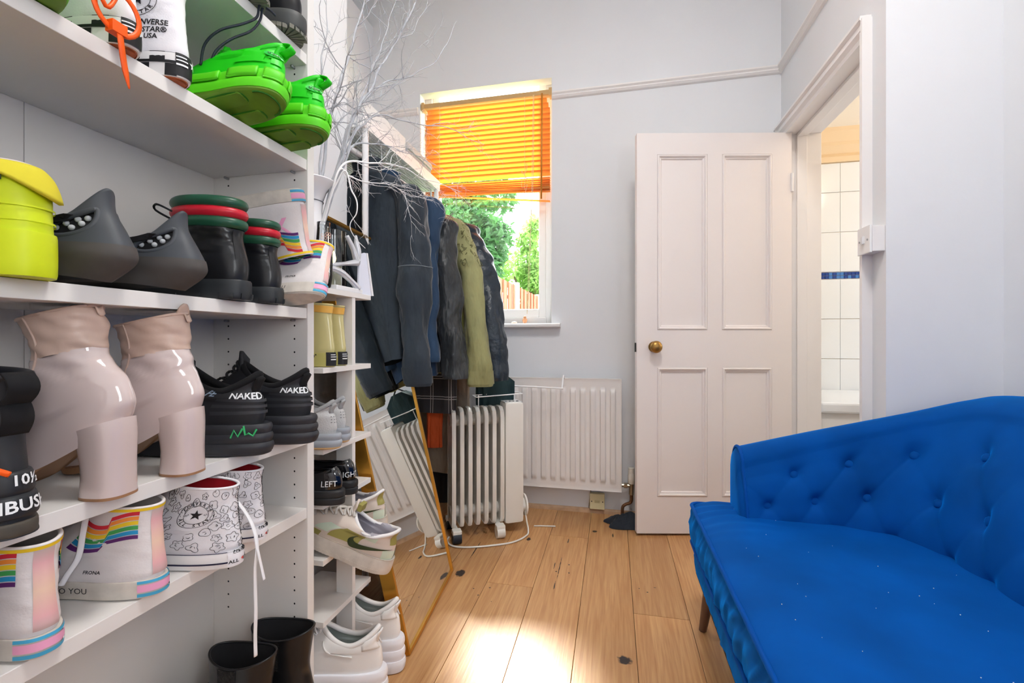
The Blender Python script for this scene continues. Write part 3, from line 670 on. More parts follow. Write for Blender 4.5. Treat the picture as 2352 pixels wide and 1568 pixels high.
# ------------------------------------------------------------------ wall radiator
M_rad = mat('radiator_enamel', rgb(238, 234, 232), .35)
rad = empty('wall_radiator', (0, YB, 0), label='white ribbed panel radiator mounted under the window', cat='radiator')
RX0, RX1, RZ0, RZ1, RY = -.64, .047, .148, .758, -.082
def rp(u, v):
    x = RX0+.001+(RX1-RX0-.002)*u; z = RZ0+.001+(RZ1-RZ0-.002)*v
    e = min(1, max(0, min(z-RZ0-.045, RZ1-.055-z)/.014)); ex = min(1, max(0, min(x-RX0-.03, RX1-.03-x)/.006))
    t = ((x-RX0-.03)/.054) % 1; ridge = 1 if .12 < t < .52 else (0 if t > .64 or t < .0 else (t/.12 if t <= .12 else (.64-t)/.12))
    lip = .006*max(0, 1-min(z-RZ0, RZ1-z, x-RX0, RX1-x)/.008)
    return Vector((x, RY-.011*ridge*e*ex+.0-lip*.6, z))
MB().grid(rp, 220, 60).build('front_panel', M_rad, rad, smooth='auto')
MB().box((RX0, RY+.001, RZ0), (RX1, RY+.024, RZ1), .004).build('back_panel', M_rad, rad)
MB().box((RX0+.05, RY+.024, RZ0+.1), (RX0+.08, 0, RZ1-.1)).box((RX1-.08, RY+.024, RZ0+.1), (RX1-.05, 0, RZ1-.1)).build('wall_bracket', M_rad, rad, fix=False)
M_chr = mat('tarnished_chrome', rgb(170, 160, 140), .3, metal=.9, var=.2); M_cop = mat('copper_pipe', rgb(130, 92, 66), .45, metal=.6, var=.3, vscale=40)
vx = .098
MB().lathe([(.017, 0), (.019, .004), (.019, .048), (.017, .052), (.017, .056), (.0165, .085), (.013, .088), (.002, .089)], 20, (vx, -.05, .19)).build('thermostat_head', mat('valve_white', rgb(236, 232, 222), .4), rad, smooth='auto')
MB().tube([(RX1, -.05, .178), (vx, -.05, .178)], .010, 10).tube([(vx, -.05, .20), (vx, -.05, .13)], .012, 10).tube([(RX1+.012, -.05, .178), (RX1+.03, -.05, .178)], .015, 6).build('valve_body', M_chr, rad, smooth='auto')
MB().tube(spline([(vx, -.05, .135), (vx, -.05, .10), (vx-.008, -.05, .085), (vx-.03, -.05, .075), (vx-.045, -.05, .06), (vx-.048, -.05, .03), (vx-.048, -.05, 0)], 6), .0085, 10).build('supply_pipe', M_cop, rad, smooth=True)
# fused spur below it
sp_ = empty('fused_spur', (-.085, YB, .07), label='cream fused spur plate on the wall below the radiator', cat='socket')
M_cream = mat('cream_plastic', rgb(226, 214, 172), .45)
MB().box((-.04, -.03, -.04), (.04, 0, .045), .004).build('back_box', M_cream, sp_)
MB().box((-.04, -.036, -.04), (.04, -.031, .045), .002).build('plate', M_cream, sp_)
MB().box((-.014, -.038, -.004), (.014, -.036, .010)).build('fuse_holder', mat('cream_dark', rgb(196, 182, 140), .5), sp_)
for x in (-.03, .03): MB().tube([(x, -.036, .003), (x, -.0375, .003)], .003, 8).build('screw', M_dark, sp_)
tag(MB().tube(spline([(-.135, YB-.004, .0), (-.13, YB-.004, .04), (-.123, YB-.004, .10), (-.12, YB-.004, .15)], 4), .003, 6).build('cable', mat('grey_cable', rgb(150, 140, 130), .6)), 'thin grey cable running down the wall beside the fused spur', 'cable')
# drying rail
tag(MB().tube(spline([(-.60, 2.50, .758), (-.60, 2.47, .775), (-.60, 2.42, .755), (-.585, 2.40, .728), (-.54, 2.40, .722), (-.40, 2.40, .718), (-.27, 2.40, .714), (-.262, 2.41, .72), (-.262, 2.47, .775), (-.262, 2.50, .758)], 5), .0042, 8).build('drying_rail', M_pw, smooth=True), 'thin white drying rail hooked over the radiator top', 'rail')
# ------------------------------------------------------------------ oil filled heater
ha = math.atan2(2.31-2.13, -.478+.788)
ht = empty('oil_heater', (-.788, 2.125, 0), (0, 0, ha), 'white finned oil filled heater on castors before the radiator', 'heater')
M_heat = mat('heater_enamel', rgb(236, 234, 228), .35)
def fin(x, w=.020):
    """upright plate seen edge on, local y depth, rounded top"""
    prof = [(-.065, .085), (-.065, .585), (-.055, .618), (-.03, .635), (.03, .635), (.055, .618), (.065, .585), (.065, .085), (.05, .06), (-.05, .06)]
    n = len(prof); vs = []
    lay = [(-w/2+.002, .94), (-w/2, .97), (-w*.2, 1), (w*.2, 1), (w/2, .97), (w/2-.002, .94)]
    for dx, k in lay:
        for a, b in prof: vs.append((x+dx, a*k, .35+(b-.35)*(1-(1-k)*.25)))
    fs = [tuple(range(n)), tuple((len(lay)-1)*n+i for i in range(n))]
    for j in range(len(lay)-1):
        for i in range(n): fs.append((j*n+i, j*n+(i+1) % n, (j+1)*n+(i+1) % n, (j+1)*n+i))
    return MB().add(vs, fs)
for k in range(7): fin(.012+.0405*k).build('fin', M_heat, ht, smooth='auto')
inner = MB()
for z in (.12, .57): inner.tube([(.0, 0, z), (.26, 0, z)], .028, 14)
inner.build('oil_pipe', mat('heater_grey', rgb(190, 188, 182), .4), ht, smooth='auto')
MB().box((.268, -.068, .05), (.368, .068, .655), .018).build('control_box', M_heat, ht, smooth='auto')
MB().box((.272, -.05, .655), (.362, .05, .657)).build('control_strip', mat('control_grey', rgb(226, 228, 230), .3), ht)
for k in range(4): MB().tube([(.283+.02*k, -.03, .657), (.283+.02*k, -.03, .6595)], .004 if k < 3 else .007, 10).build('knob', mat('dark_knob', rgb(40, 40, 44), .4), ht)
# cord store disc and castors
MB().tube([(.368, -.01, .12), (.384, -.01, .12)], .035, 18).tube([(.384, -.01, .12), (.392, -.01, .12)], .055, 20).build('cord_winder', M_heat, ht, smooth='auto')
M_tyre = mat('navy_rubber', rgb(36, 42, 54), .5)
for x, y in ((.02, -.09), (.235, -.09), (.02, .09), (.235, .09)):
    c = MB().tube([(x-.02, y, .03), (x+.02, y, .03)], .03, 18).build('castor', M_tyre if x < .1 else M_heat, ht, smooth='auto')
    MB().box((x-.022, y-.022, .042), (x+.022, y+.022, .066), .006).build('castor_cap', M_heat, c)
for x in (.02, .235): MB().box((x-.012, -.09, .05), (x+.012, .09, .058)).build('foot_bar', M_heat, ht)
# wire airer clipped on the heater top
aw = MB()
for y in (-.03, .05): aw.tube([(.13, y, .685), (.37, y, .695)], .0026, 6)
for x in (.13, .37): aw.tube([(x, -.03, .685+.04*(x-.13)), (x, .05, .685+.04*(x-.13))], .0026, 6)
for x in (.15, .34): aw.tube([(x, 0.01, .63), (x, .01, .69)], .0026, 6)
aw.build('wire_airer', M_pw, ht, fix=False)
cd = [(.385, -.03, .10), (.387, -.05, .05), (.385, -.08, .015), (.36, -.12, .006), (.27, -.17, .006), (.14, -.17, .006), (.04, -.15, .006), (-.01, -.115, .006), (-.02, -.06, .006), (-.005, -.02, .006)]
MB().tube(spline(cd, 8), .0042, 8).build('power_cord', M_heat, ht, smooth=True)
tag(MB().tube(spline([(-.40, 2.33, .004), (-.36, 2.34, .004), (-.32, 2.345, .004), (-.29, 2.35, .004)], 4), .0035, 6).build('cable_end', M_heat, smooth=True), 'short white cable end lying on the floor right of the heater', 'cable')
# garment lying over the heater
drape('tea_towel', 'dark green towel corner draped over the heater airer', 'towel', (-.60, 2.31, .80), math.radians(20), cloth('bottle_green', rgb(26, 52, 56)), .10, .17, 21, .03)
# dark cloth on the floor by the door
rd = random.Random(2)
def heap(u, v):
    a = 2*PI*u; r = .105*v*(1+.15*math.sin(3*a+1)+.1*math.sin(5*a)); x, y = r*1.15*math.cos(a), r*.62*math.sin(a)
    h = .062*(1-v**2.2)*(.7+.6*noise.noise(Vector((x*16, y*16, 3))))+.018*abs(noise.noise(Vector((x*40, y*40, 1))))*(1-v)**.3
    return Vector((x, y, max(.002, h+.006 if v < .98 else .002)))
hc = MB().grid(heap, 56, 26, cu=True).build('dark_cloth', cloth('ink_cloth', rgb(40, 46, 56), .9), smooth=True, loc=(.075, 2.455, 0))
tag(hc, 'crumpled dark navy cloth on the floor beside the door', 'cloth')
# light switch
sw = empty('light_switch', (XD, 1.714, 1.295), label='white surface mounted light switch beside the doorway', cat='switch')
MB().box((-.036, -.036, -.04), (0, .036, .042), .002).build('back_box', M_gloss, sw)
MB().box((-.044, -.038, -.044), (-.037, .038, .046), .002).build('plate', mat('switch_plastic', rgb(246, 246, 246), .3), sw)
MB().obox((-.047, 0, .002), (.004, 0, .001), (0, .006, 0), (0, 0, .012)).build('rocker', mat('switch_rocker', rgb(236, 236, 238), .3), sw)
for y in (-.024, .024): MB().tube([(-.044, y, 0), (-.0455, y, 0)], .0035, 8).build('screw', M_steel, sw)
# ------------------------------------------------------------------ blue velvet sofa
M_velvet = mat('blue_velvet', rgb(0, 76, 156), .8, sheen=1.0, stint=rgb(0, 150, 255), var=.2, vscale=5, spec=.1)
M_pip2 = mat('blue_piping', rgb(0, 74, 158), .7, sheen=.5, stint=rgb(0, 150, 255), spec=.1)
sofa = empty('velvet_sofa', (.7, 1.0, 0), label='royal blue velvet sofa with button tufted back and sloping arm', cat='sofa')
def L_(x, y, z): return Vector((x-.7, y-1.0, z))
inn = [(.40, 1.50), (.55, 1.495), (.69, 1.475), (.775, 1.42), (.80, 1.32), (.805, 1.1), (.805, .6), (.805, 0), (.805, -.45)]
top = [(.40, 1.585), (.62, 1.585), (.86, 1.582), (1.00, 1.55), (1.045, 1.44), (1.05, 1.1), (1.05, .6), (1.05, 0), (1.05, -.45)]
out = [(.40, 1.665), (.65, 1.665), (.95, 1.665), (1.10, 1.65), (1.145, 1.54), (1.15, 1.1), (1.15, .6), (1.15, 0), (1.15, -.45)]
hh = [(.622,), (.684,), (.750,), (.795,), (.82,), (.825,), (.825,), (.825,), (.825,)]
NS = len(inn)-1
# arc length along the inner face
arc = [0.0]; M_ = 240; prev = None
for k in range(M_+1):
    a = Vector(crv(inn, NS*k/M_)); b = Vector(crv(top, NS*k/M_)); q = a.lerp(b, .5)
    if prev is not None: arc.append(arc[-1]+(q-prev).length)
    prev = q
def arc_at(u):
    f = u*M_; i = min(int(f), M_-1); return arc[i]+(arc[i+1]-arc[i])*(f-i)
def u_at(s):
    for i in range(M_):
        if arc[i+1] >= s: return (i+(s-arc[i])/(arc[i+1]-arc[i]))/M_
    return 1
PX, PS0 = .152, .07
buttons = []
for r, vv in enumerate((.13, .47, .80)):
    k = 0
    while True:
        s = PS0+(0 if r == 1 else PX/2)+k*PX
        if s > arc[-1]-.03: break
        buttons.append((s, vv)); k += 1
def raw(u, w):
    t = u*NS; a = crv(inn, t); b = crv(top, t); c = crv(out, t); h = crv(hh, t)[0]
    a = Vector(a); b = Vector(b); c = Vector(c); lean = b-a
    if w <= .62:
        v = w/.62  # inner face from under the seat up to the shoulder
        z = .36+(h-.055-.36)*v; p = a.lerp(b, .62*v**1.5)-lean.normalized()*.012*math.sin(PI*v)
        return Vector((p.x, p.y, z))
    v = (w-.62)/.38
    if v < .5:
        th = PI*(v/.5); p0 = a.lerp(b, .62); p1 = c
        m_ = (p0+p1)/2; rx = (p1-p0)/2
        p = m_-rx*math.cos(th); return Vector((p.x, p.y, h-.055+.055*math.sin(th)))
    v = (v-.5)/.5
    return Vector((c.x, c.y, h-.055-(h-.055-.20)*v))
def back(u, w):
    p = raw(u, w)
    if w < .66:
        v = w/.62; s = arc_at(u); d = 0
        e = 1e-3; du = raw(min(1, u+e), w)-raw(max(0, u-e), w); dw = raw(u, min(.66, w+e))-raw(u, max(0, w-e)); n = du.cross(dw).normalized()
        hz = .36
        for bs, bv in buttons:
            ds = s-bs
            if abs(ds) < .12:
                dz = (v-bv)*hz*.8; r2 = ds*ds+dz*dz; d -= .016*math.exp(-r2/.00035)+.010*math.exp(-r2/.0022)
        # creases between the buttons
        q1 = (s-PS0)/PX+(v-.47)/.67; q2 = (s-PS0)/PX-(v-.47)/.67
        f1 = abs(q1-round(q1)); f2 = abs(q2-round(q2)); lim = min(1, max(0, (v-.08)/.1))*min(1, max(0, (.86-v)/.1))
        d -= .0016*lim*(math.exp(-(f1/.05)**2)+math.exp(-(f2/.05)**2))
        d += .003*lim
        p = p+n*d*(1 if n.dot(Vector((-1, -1, .3))) > 0 else -1)
    return p-Vector((.7, 1.0, 0))
MB().grid(back, 300, 96).build('back_rest', M_velvet, sofa, smooth=True)
# rounded arm front with piping
prof = [back(0, w/60) for w in range(0, 61)]; prof = [p for p in prof if p.z > .30]
prof_open = list(prof); prof = prof+[prof[-1].lerp(prof[0], k/6) for k in range(1, 7)]
nf = len(prof); cen = sum(prof, Vector())/nf
def capf(u, v):
    i = min(int(u*(nf-1)+.5), nf-1); p = prof[i]; q = cen.lerp(p, v); return Vector((q.x-.022*math.sqrt(max(0, 1-v**4)), q.y, q.z))
MB().grid(capf, nf, 10).build('arm_front', M_velvet, sofa, smooth=True)
MB().tube([p+Vector((-.002, 0, 0)) for p in prof_open], .0055, 8).build('piping', M_pip2, sofa, smooth=True)
for s, v in buttons:
    u = u_at(s); p = back(u, v*.62); q = raw(u, v*.62)-Vector((.7, 1, 0)); n = (p-q)
    n = -n.normalized() if n.length > 1e-6 else Vector((-1, 0, 0))
    b = MB().sphere((0, 0, 0), .0125, 12, (1, 1, .5)).build('button', M_velvet, sofa, smooth=True)
    b.location = p+n*.004; b.rotation_euler = n.to_track_quat('Z', 'Y').to_euler()
# seat
SX0, SX1, SY0, SY1 = .262, .83, -.45, 1.664
def seat_top(u, v):
    x = SX0+(SX1-SX0)*u; y = SY0+(SY1-SY0)*v
    e = min(1, (x-SX0)/.10); ey = min(1, (SY1-y)/.08)
    z = .408+.022*(1-(1-e)**2)*1.0-.012*(1-ey)**2+.0025*noise.noise(Vector((x*7, y*5, 0)))
    # little gathers running in from the far corner
    g = max(0, 1-math.hypot(x-SX0-.02, SY1-y-.05)/.28); z += .004*g*math.sin((SY1-y)*120+noise.noise(Vector((x*9, y*9, 2)))*3)
    return L_(x, y, z)
MB().grid(seat_top, 60, 160).build('seat_cushion', M_velvet, sofa, smooth=True)
def band(z0, z1, amp, x0, bul):
    def f(u, v):
        s = u*(SY1-SY0+.5)
        d = amp*(noise.noise(Vector((s*26+v*3, v*1.4, 5)))+.6*noise.noise(Vector((s*60+v*5, v*2, 9)))); b = bul*math.sin(PI*v)
        z = z0+(z1-z0)*v
        if s < SY1-SY0-.03: return L_(x0-b-d, SY0+s, z)
        k = min(1, (s-(SY1-SY0-.03))/.047)
        if k < 1:
            th = k*PI/2; return L_(x0+.03-(.03+b+d)*math.cos(th), SY1-.03+(.03)*math.sin(th), z)
        return L_(x0+.03+(s-(SY1-SY0-.03)-.047), SY1, z)
    return f
MB().grid(band(.285, .408, .008, SX0, .010), 420, 14).build('seat_border', M_velvet, sofa, smooth=True)
MB().grid(band(.185, .285, .005, SX0+.012, .006), 420, 10).build('base_rail', M_velvet, sofa, smooth=True)
MB().box(L_(SX0+.016, SY0, .17), L_(1.148, SY1-.004, .19)).build('under_board', M_dark, sofa, fix=False)
def edge(x0, z): return [L_(x0, SY0+(SY1-SY0-.03)*k/40, z+.001*math.sin(k*2.1)) for k in range(41)]+[L_(x0+.03-.03*math.cos(t*PI/10), SY1-.03+.03*math.sin(t*PI/10), z) for t in range(1, 6)]+[L_(x0+.05+.05*k, SY1, z) for k in range(3)]
for x0, z in ((SX0-.002, .409), (SX0-.002, .286)): MB().tube(edge(x0, z), .0058, 8).build('piping', M_pip2, sofa, smooth=True)
M_leg = mat('walnut_leg', rgb(112, 84, 70), .4, var=.15, vscale=10, stretch=(8, 8, 1))
for x, y, dx, dy in ((.315, 1.60, -.022, .022), (1.09, 1.60, .02, .02), (.315, -.35, -.02, -.02), (1.09, -.35, .02, -.02)):
    MB().tube([L_(x, y, .18), L_(x+dx, y+dy, 0)], [.021, .0125], 14).build('leg', M_leg, sofa, smooth='auto')
# ------------------------------------------------------------------ shoes
class Surf:
    """stack of foot-shaped rings; phi 0 = toe, pi = heel, t = ring number from the bottom
    ring = (x heel, x toe, half width heel, half width toe, z heel, z toe, z bulge, exponent)"""
    def __init__(s, rings): s.r = [tuple(float(a) for a in r) for r in rings]; s.T = len(rings)-1
    def pt(s, phi, t):
        t = max(0, min(s.T, t)); xh, xf, wh, wf, zh, zf, zb, e = crv(s.r, t)
        c, n = math.cos(phi), math.sin(phi); k = 2/max(1.6, e)
        x = (xh+xf)/2+(xf-xh)/2*math.copysign(abs(c)**k, c); q = (x-xh)/max(1e-5, xf-xh); sm = q*q*(3-2*q)
        w = wh+(wf-wh)*sm
        y = w*math.copysign(abs(n)**k, n)*(1-.10*math.exp(-((q-.42)/.16)**2) if xf-xh > .22 else 1)
        return Vector((x, y, zh+(zf-zh)*q+zb*4*q*(1-q)))
    def ev(s, phi, t, off=0):
        p = s.pt(phi, t)
        if not off: return p
        e = .012; a = s.pt(phi+e, t)-s.pt(phi-e, t); b = s.pt(phi, min(s.T, t+e*2))-s.pt(phi, max(0, t-e*2)); n = a.cross(b)
        if n.length < 1e-12: return p
        return p+n.normalized()*off
    def grid(s, mb, p0, p1, n, t0, t1, m, off=0, skip=None):
        full = abs(p1-p0-2*PI) < 1e-4; cols = n if full else n+1; o = len(mb.v)
        for j in range(m+1):
            for i in range(cols): mb.v.append(s.ev(p0+(p1-p0)*i/n, t0+(t1-t0)*j/m, off))
        for j in range(m):
            for i in range(n):
                if skip and skip(p0+(p1-p0)*(i+.5)/n, t0+(t1-t0)*(j+.5)/m): continue
                k = (i+1) % cols if full else i+1; mb.f.append((o+j*cols+i, o+j*cols+k, o+(j+1)*cols+k, o+(j+1)*cols+i))
        return mb
    def cap(s, mb, t, n=40, off=0):
        o = len(mb.v); pts = [s.ev(2*PI*i/n, t, off) for i in range(n)]; mb.v += pts; mb.f.append(tuple(range(o, o+n))); return mb
    def wrap(s, phi0, t0):
        def table(f, k, step):
            tab = [(0.0, k)]; cur = 0; p = f(k); kk = k
            for _ in range(90):
                kk += step; q = f(kk); cur += (q-p).length*(1 if step > 0 else -1); tab.append((cur, kk)); p = q
            return tab
        up = table(lambda a: s.pt(a, t0), phi0, .025); dn = table(lambda a: s.pt(a, t0), phi0, -.025)
        tu = table(lambda a: s.pt(phi0, a), t0, .06); td = table(lambda a: s.pt(phi0, a), t0, -.06)
        def look(tab, v):
            for (a, x), (b, y) in zip(tab[:-1], tab[1:]):
                if (a <= v <= b) or (b <= v <= a):
                    return x+(y-x)*((v-a)/(b-a) if b != a else 0)
            return tab[-1][1]
        return lambda u, v, off=.0008: s.ev(look(up if u >= 0 else dn, u), look(tu if v >= 0 else td, v), off)
def shoe_root(name, label, loc, rz=0, tilt=0, roll=0, scale=1.0, cat='shoe', group=None, wide=1.0, zs=1.0):
    t = empty(name, (0, 0, 0), (0, 0, 0), label, cat, group)
    t.matrix_world = Matrix.Translation(loc) @ Matrix.Rotation(PI+rz, 4, 'Z') @ Matrix.Rotation(tilt, 4, 'Y') @ Matrix.Rotation(roll, 4, 'X') @ Matrix.Diagonal((scale, scale*wide, scale*zs, 1))
    return t
def decal_text(par, S, txt, size, m, phi, t, bold=True, off=.0012, shear=0, name='lettering', flip=False, rot=0):
    vs, fs = text_mesh(txt, size, bold, shear); w = S.wrap(phi, t); out_ = []
    for v in vs:
        x, y = v.x, v.y
        if rot: x, y = x*math.cos(rot)-y*math.sin(rot), x*math.sin(rot)+y*math.cos(rot)
        if flip: x, y = -x, -y
        out_.append(w(x, y, off))
    return mesh_obj(name, out_, fs, m, par)
def decal_strip(par, S, phi, t, f0, f1, u0, u1, m, n=14, off=.0012, name='stripe', nv=2):
    w = S.wrap(phi, t); mb = MB()
    mb.grid(lambda a, b: w(u0+(u1-u0)*a, f0(a)+(f1(a)-f0(a))*b, off), n+1, nv+1)
    return mb.build(name, m, par, smooth=True, fix=False)
def star(r, k=.4, n=5, ph=PI/2): return [(r*(1 if i % 2 == 0 else k)*math.cos(ph+PI*i/n), r*(1 if i % 2 == 0 else k)*math.sin(ph+PI*i/n)) for i in range(2*n)]
def decal_star(par, S, phi, t, r, m, du=0, dv=0, off=.0016, name='star'):
    w = S.wrap(phi, t); st_ = star(r); vs = [w(du, dv, off)]+[w(du+a, dv+b, off) for a, b in st_]; n = len(st_)
    return mesh_obj(name, vs, [(0, 1+i, 1+(i+1) % n) for i in range(n)], m, par)
def decal_ring(par, S, phi, t, r0, r1, m, du=0, dv=0, off=.0013, name='ring'):
    w = S.wrap(phi, t); n = 32; vs = []
    for i in range(n):
        a = 2*PI*i/n
        for r in (r0, r1): vs.append(w(du+r*math.cos(a), dv+r*math.sin(a), off))
    return mesh_obj(name, vs, [(2*i, 2*i+1, (2*i+3) % (2*n), (2*i+2) % (2*n)) for i in range(n)], m, par)
def round_text(par, S, phi, t, txt, size, R, m, a0, da, off=.0014, name='lettering'):
    w = S.wrap(phi, t); vs = []; fs = []
    for i, ch in enumerate(txt):
        if ch == ' ': continue
        a = a0+da*i; v_, f_ = text_mesh(ch, size, True); o = len(vs); ca, sa = math.cos(a), math.sin(a)
        sg = -1 if da < 0 else 1
        for p in v_:
            x, y = p.x, p.y  # letter up = outward on top arc, inward on bottom arc
            if sg < 0: X, Y = ca*(R+y)+sa*x, sa*(R+y)-ca*x
            else: X, Y = ca*(R-y)-sa*x, sa*(R-y)+ca*x
            vs.append(w(X, Y, off))
        fs += [tuple(k+o for k in f) for f in f_]
    return mesh_obj(name, vs, fs, m, par)
def upper(par, S, m, lining, name='upper', n=56, k=7, skip=None, lskip=None, rim=.0028, rim_m=None, inner_t=.8, th=.0035, t0=0):
    mb = MB(); S.grid(mb, 0, 2*PI, n, t0, S.T, S.T*k, 0, skip); o = mb.build(name, m, par, smooth=True, fix=False)
    li = MB(); S.grid(li, 0, 2*PI, n, inner_t, S.T, S.T*4, -th, lskip); S.cap(li, inner_t, n, -th)
    li.build('lining', lining, par, smooth='auto', fix=False)
    if rim: MB().tube([S.ev(2*PI*i/n, S.T, -th/2) for i in range(n)], rim, 8, closed=True).build('collar', rim_m or m, par, smooth=True, fix=False)
    return o
def crumple(o, z0, amp, seed, fx=22, fz=60):
    for v in o.data.vertices:
        k = min(1, max(0, (v.co.z-z0)/.03))
        if k <= 0: continue
        d = amp*k*(noise.noise(Vector((v.co.x*fx+seed, v.co.y*fx, v.co.z*fz-v.co.x*30)))+.5*noise.noise(Vector((v.co.x*fx*2, v.co.y*fx*2+seed, v.co.z*fz*1.6))))
        h = Vector((v.co.x-.075, v.co.y, 0)); v.co += h.normalized()*d
def solid(par, S, m, name, n=56, k=3, bev=0):
    mb = MB(); S.grid(mb, 0, 2*PI, n, 0, S.T, S.T*k); S.cap(mb, 0, n); S.cap(mb, S.T, n)
    return mb.build(name, m, par, smooth='auto')
def laces(par, S, m, ta, tb, n=5, ph=.55, r=.0024, bow=False, flat=True):
    mb = MB()
    for i in range(n):
        t = ta+(tb-ta)*i/(n-1); sgn = 1 if i % 2 else -1; t2 = min(S.T-.02, t+(tb-ta)/(n-1)*.8)
        for a, b in ((ph, -ph), (-ph, ph)):
            pts = [S.ev(a, t, .001), S.ev(a*.5+b*.0, t*.75+t2*.25, .006), S.ev(0, (t+t2)/2, .007), S.ev(b*.5, t*.25+t2*.75, .006), S.ev(b, t2, .001)]
            mb.tube(spline(pts, 4), r, 6, sq=(.6, 1.3))
    if bow:
        p = S.ev(0, tb, .008)
        for sg in (1, -1):
            mb.tube(spline([p, p+Vector((.01, sg*.022, .016)), p+Vector((.02, sg*.044, .004)), p+Vector((.012, sg*.03, -.004)), p], 5), r, 6, sq=(.6, 1.3))
            mb.tube(spline([p, p+Vector((.012, sg*.02, .006)), p+Vector((.03, sg*.045, -.012)), p+Vector((.045, sg*.055, -.03))], 5), r, 6, sq=(.6, 1.3))
    return mb.build('laces', m, par, smooth=True, fix=False)
def tongue(par, S, m, t0, t1, ph=.5, lift=.012, ext=.03):
    mb = MB()
    def f(u, v):
        a = -ph+2*ph*u; t = t0+(t1-t0)*v
        if t <= S.T: p = S.ev(a, t, -.004)
        else: p = S.ev(a, S.T, -.004)+Vector((.010, 0, 1))*0
        x = max(0, v-.55)/.45
        return p+Vector((.004*x, 0, ext*x*(1-.25*(2*u-1)**2)))
    mb.grid(f, 9, 10)
    o = mb.build('tongue', m, par, smooth=True, fix=False); md = o.modifiers.new('solid', 'SOLIDIFY'); md.thickness = .006; md.offset = 0
    return o
def scaled(rings, sx=1, sy=1, sz=1): return [(a*sx, b*sx, c*sy, d*sy, e*sz, f*sz, g*sz, h) for a, b, c, d, e, f, g, h in rings]
HI = [(.006, .274, .034, .043, .026, .026, 0, 2.4), (.000, .273, .037, .0455, .044, .040, 0, 2.35), (.001, .262, .037, .0445, .060, .054, .003, 2.25), (.004, .214, .036, .040, .086, .088, 0, 2.1),
      (.006, .168, .036, .036, .112, .122, 0, 2.05), (.008, .142, .036, .034, .140, .150, 0, 2.0), (.004, .134, .037, .034, .166, .176, 0, 2.0)]
def flat_sole(z0, z1, L=.28, wh=.038, wf=.0475, x0=-.003, e=2.45, flare=0): return [(x0+.004, L-.003, wh-.002, wf-.002, z0, z0, 0, e), (x0, L, wh+flare, wf+flare, z0+.004, z0+.004, 0, e), (x0, L, wh, wf, z1-.003, z1-.003, 0, e), (x0+.002, L-.002, wh-.002, wf-.002, z1, z1, 0, e)]
M_white = mat('white_canvas', rgb(238, 236, 240), .8, bump=.08, bscale=400, var=.03, vscale=30); M_rubw = mat('white_rubber', rgb(238, 236, 236), .4)
M_dirty = mat('worn_rubber', rgb(214, 206, 196), .55, var=.12, vscale=35); M_offw = mat('worn_canvas', rgb(232, 226, 226), .85, bump=.06, bscale=300, var=.05, vscale=25)
M_ink = mat('black_print', rgb(28, 28, 32), .6); M_lacew = mat('white_lace', rgb(242, 241, 243), .8); M_cream2 = mat('cream_lining', rgb(206, 196, 190), .9)
M_red = mat('red_lining', rgb(176, 20, 34), .7); M_pr_w = mat('white_print', rgb(236, 238, 240), .5)
RB = [mat('rainbow_%s' % n, rgb(*c), .7) for n, c in (('red', (214, 44, 60)), ('orange', (246, 148, 60)), ('yellow', (246, 208, 40)), ('green', (66, 164, 84)), ('blue', (36, 150, 204)), ('purple', (96, 40, 112)))]
M_pinkt = mat('pink_trim', rgb(244, 170, 206), .5); M_bluet = mat('sky_trim', rgb(70, 172, 214), .5)
def ribbon_mat():
    m = bpy.data.materials.new('sheer_ribbon'); m.use_nodes = True; N = m.node_tree.nodes; L = m.node_tree.links; b = N['Principled BSDF']; b.inputs['Roughness'].default_value = .5
    tc = N.new('ShaderNodeTexCoord'); sp = N.new('ShaderNodeSeparateXYZ'); L.new(tc.outputs['Object'], sp.inputs[0]); mr = N.new('ShaderNodeMapRange'); mr.inputs[1].default_value = .03; mr.inputs[2].default_value = .175; L.new(sp.outputs[2], mr.inputs[0])
    r = N.new('ShaderNodeValToRGB'); e = r.color_ramp.elements; e[0].position = 0; e[0].color = (*rgb(176, 172, 168), 1); e[1].position = 1; e[1].color = (*rgb(186, 196, 190), 1)
    for p, c in ((.22, (232, 176, 178)), (.48, (240, 204, 180)), (.75, (232, 178, 182))):
        k = e.new(p); k.color = (*rgb(*c), 1)
    L.new(mr.outputs[0], r.inputs[0]); L.new(r.outputs[0], b.inputs['Base Color']); return m
M_rib = ribbon_mat()
def hitop(name, label, loc, rz=0, tilt=0, roll=0, up=None, lin=None, sole_m=None, scale=1, wide=1, group=None, sole_h=.034, bottom_m=None, lace_m=None, lace_n=7, zs=1.0):
    r = shoe_root(name, label, loc, rz, tilt, roll, scale, 'shoe', group, wide, zs); S = Surf(HI); so = Surf(flat_sole(.0025, sole_h))
    u = upper(r, S, up or M_white, lin or M_cream2, inner_t=1.2); crumple(u, .055, .0022, 3)
    s_ = solid(r, so, sole_m or M_rubw, 'sole')
    solid(r, Surf(flat_sole(0, .004, .276, .034, .044, .002)), bottom_m or sole_m or M_rubw, 'outsole')
    laces(r, S, lace_m or M_lacew, 3.0, 5.6, lace_n, .42)
    tongue(r, S, up or M_white, 3.6, 6.0, .40, ext=.022)
    return r, S, so, s_
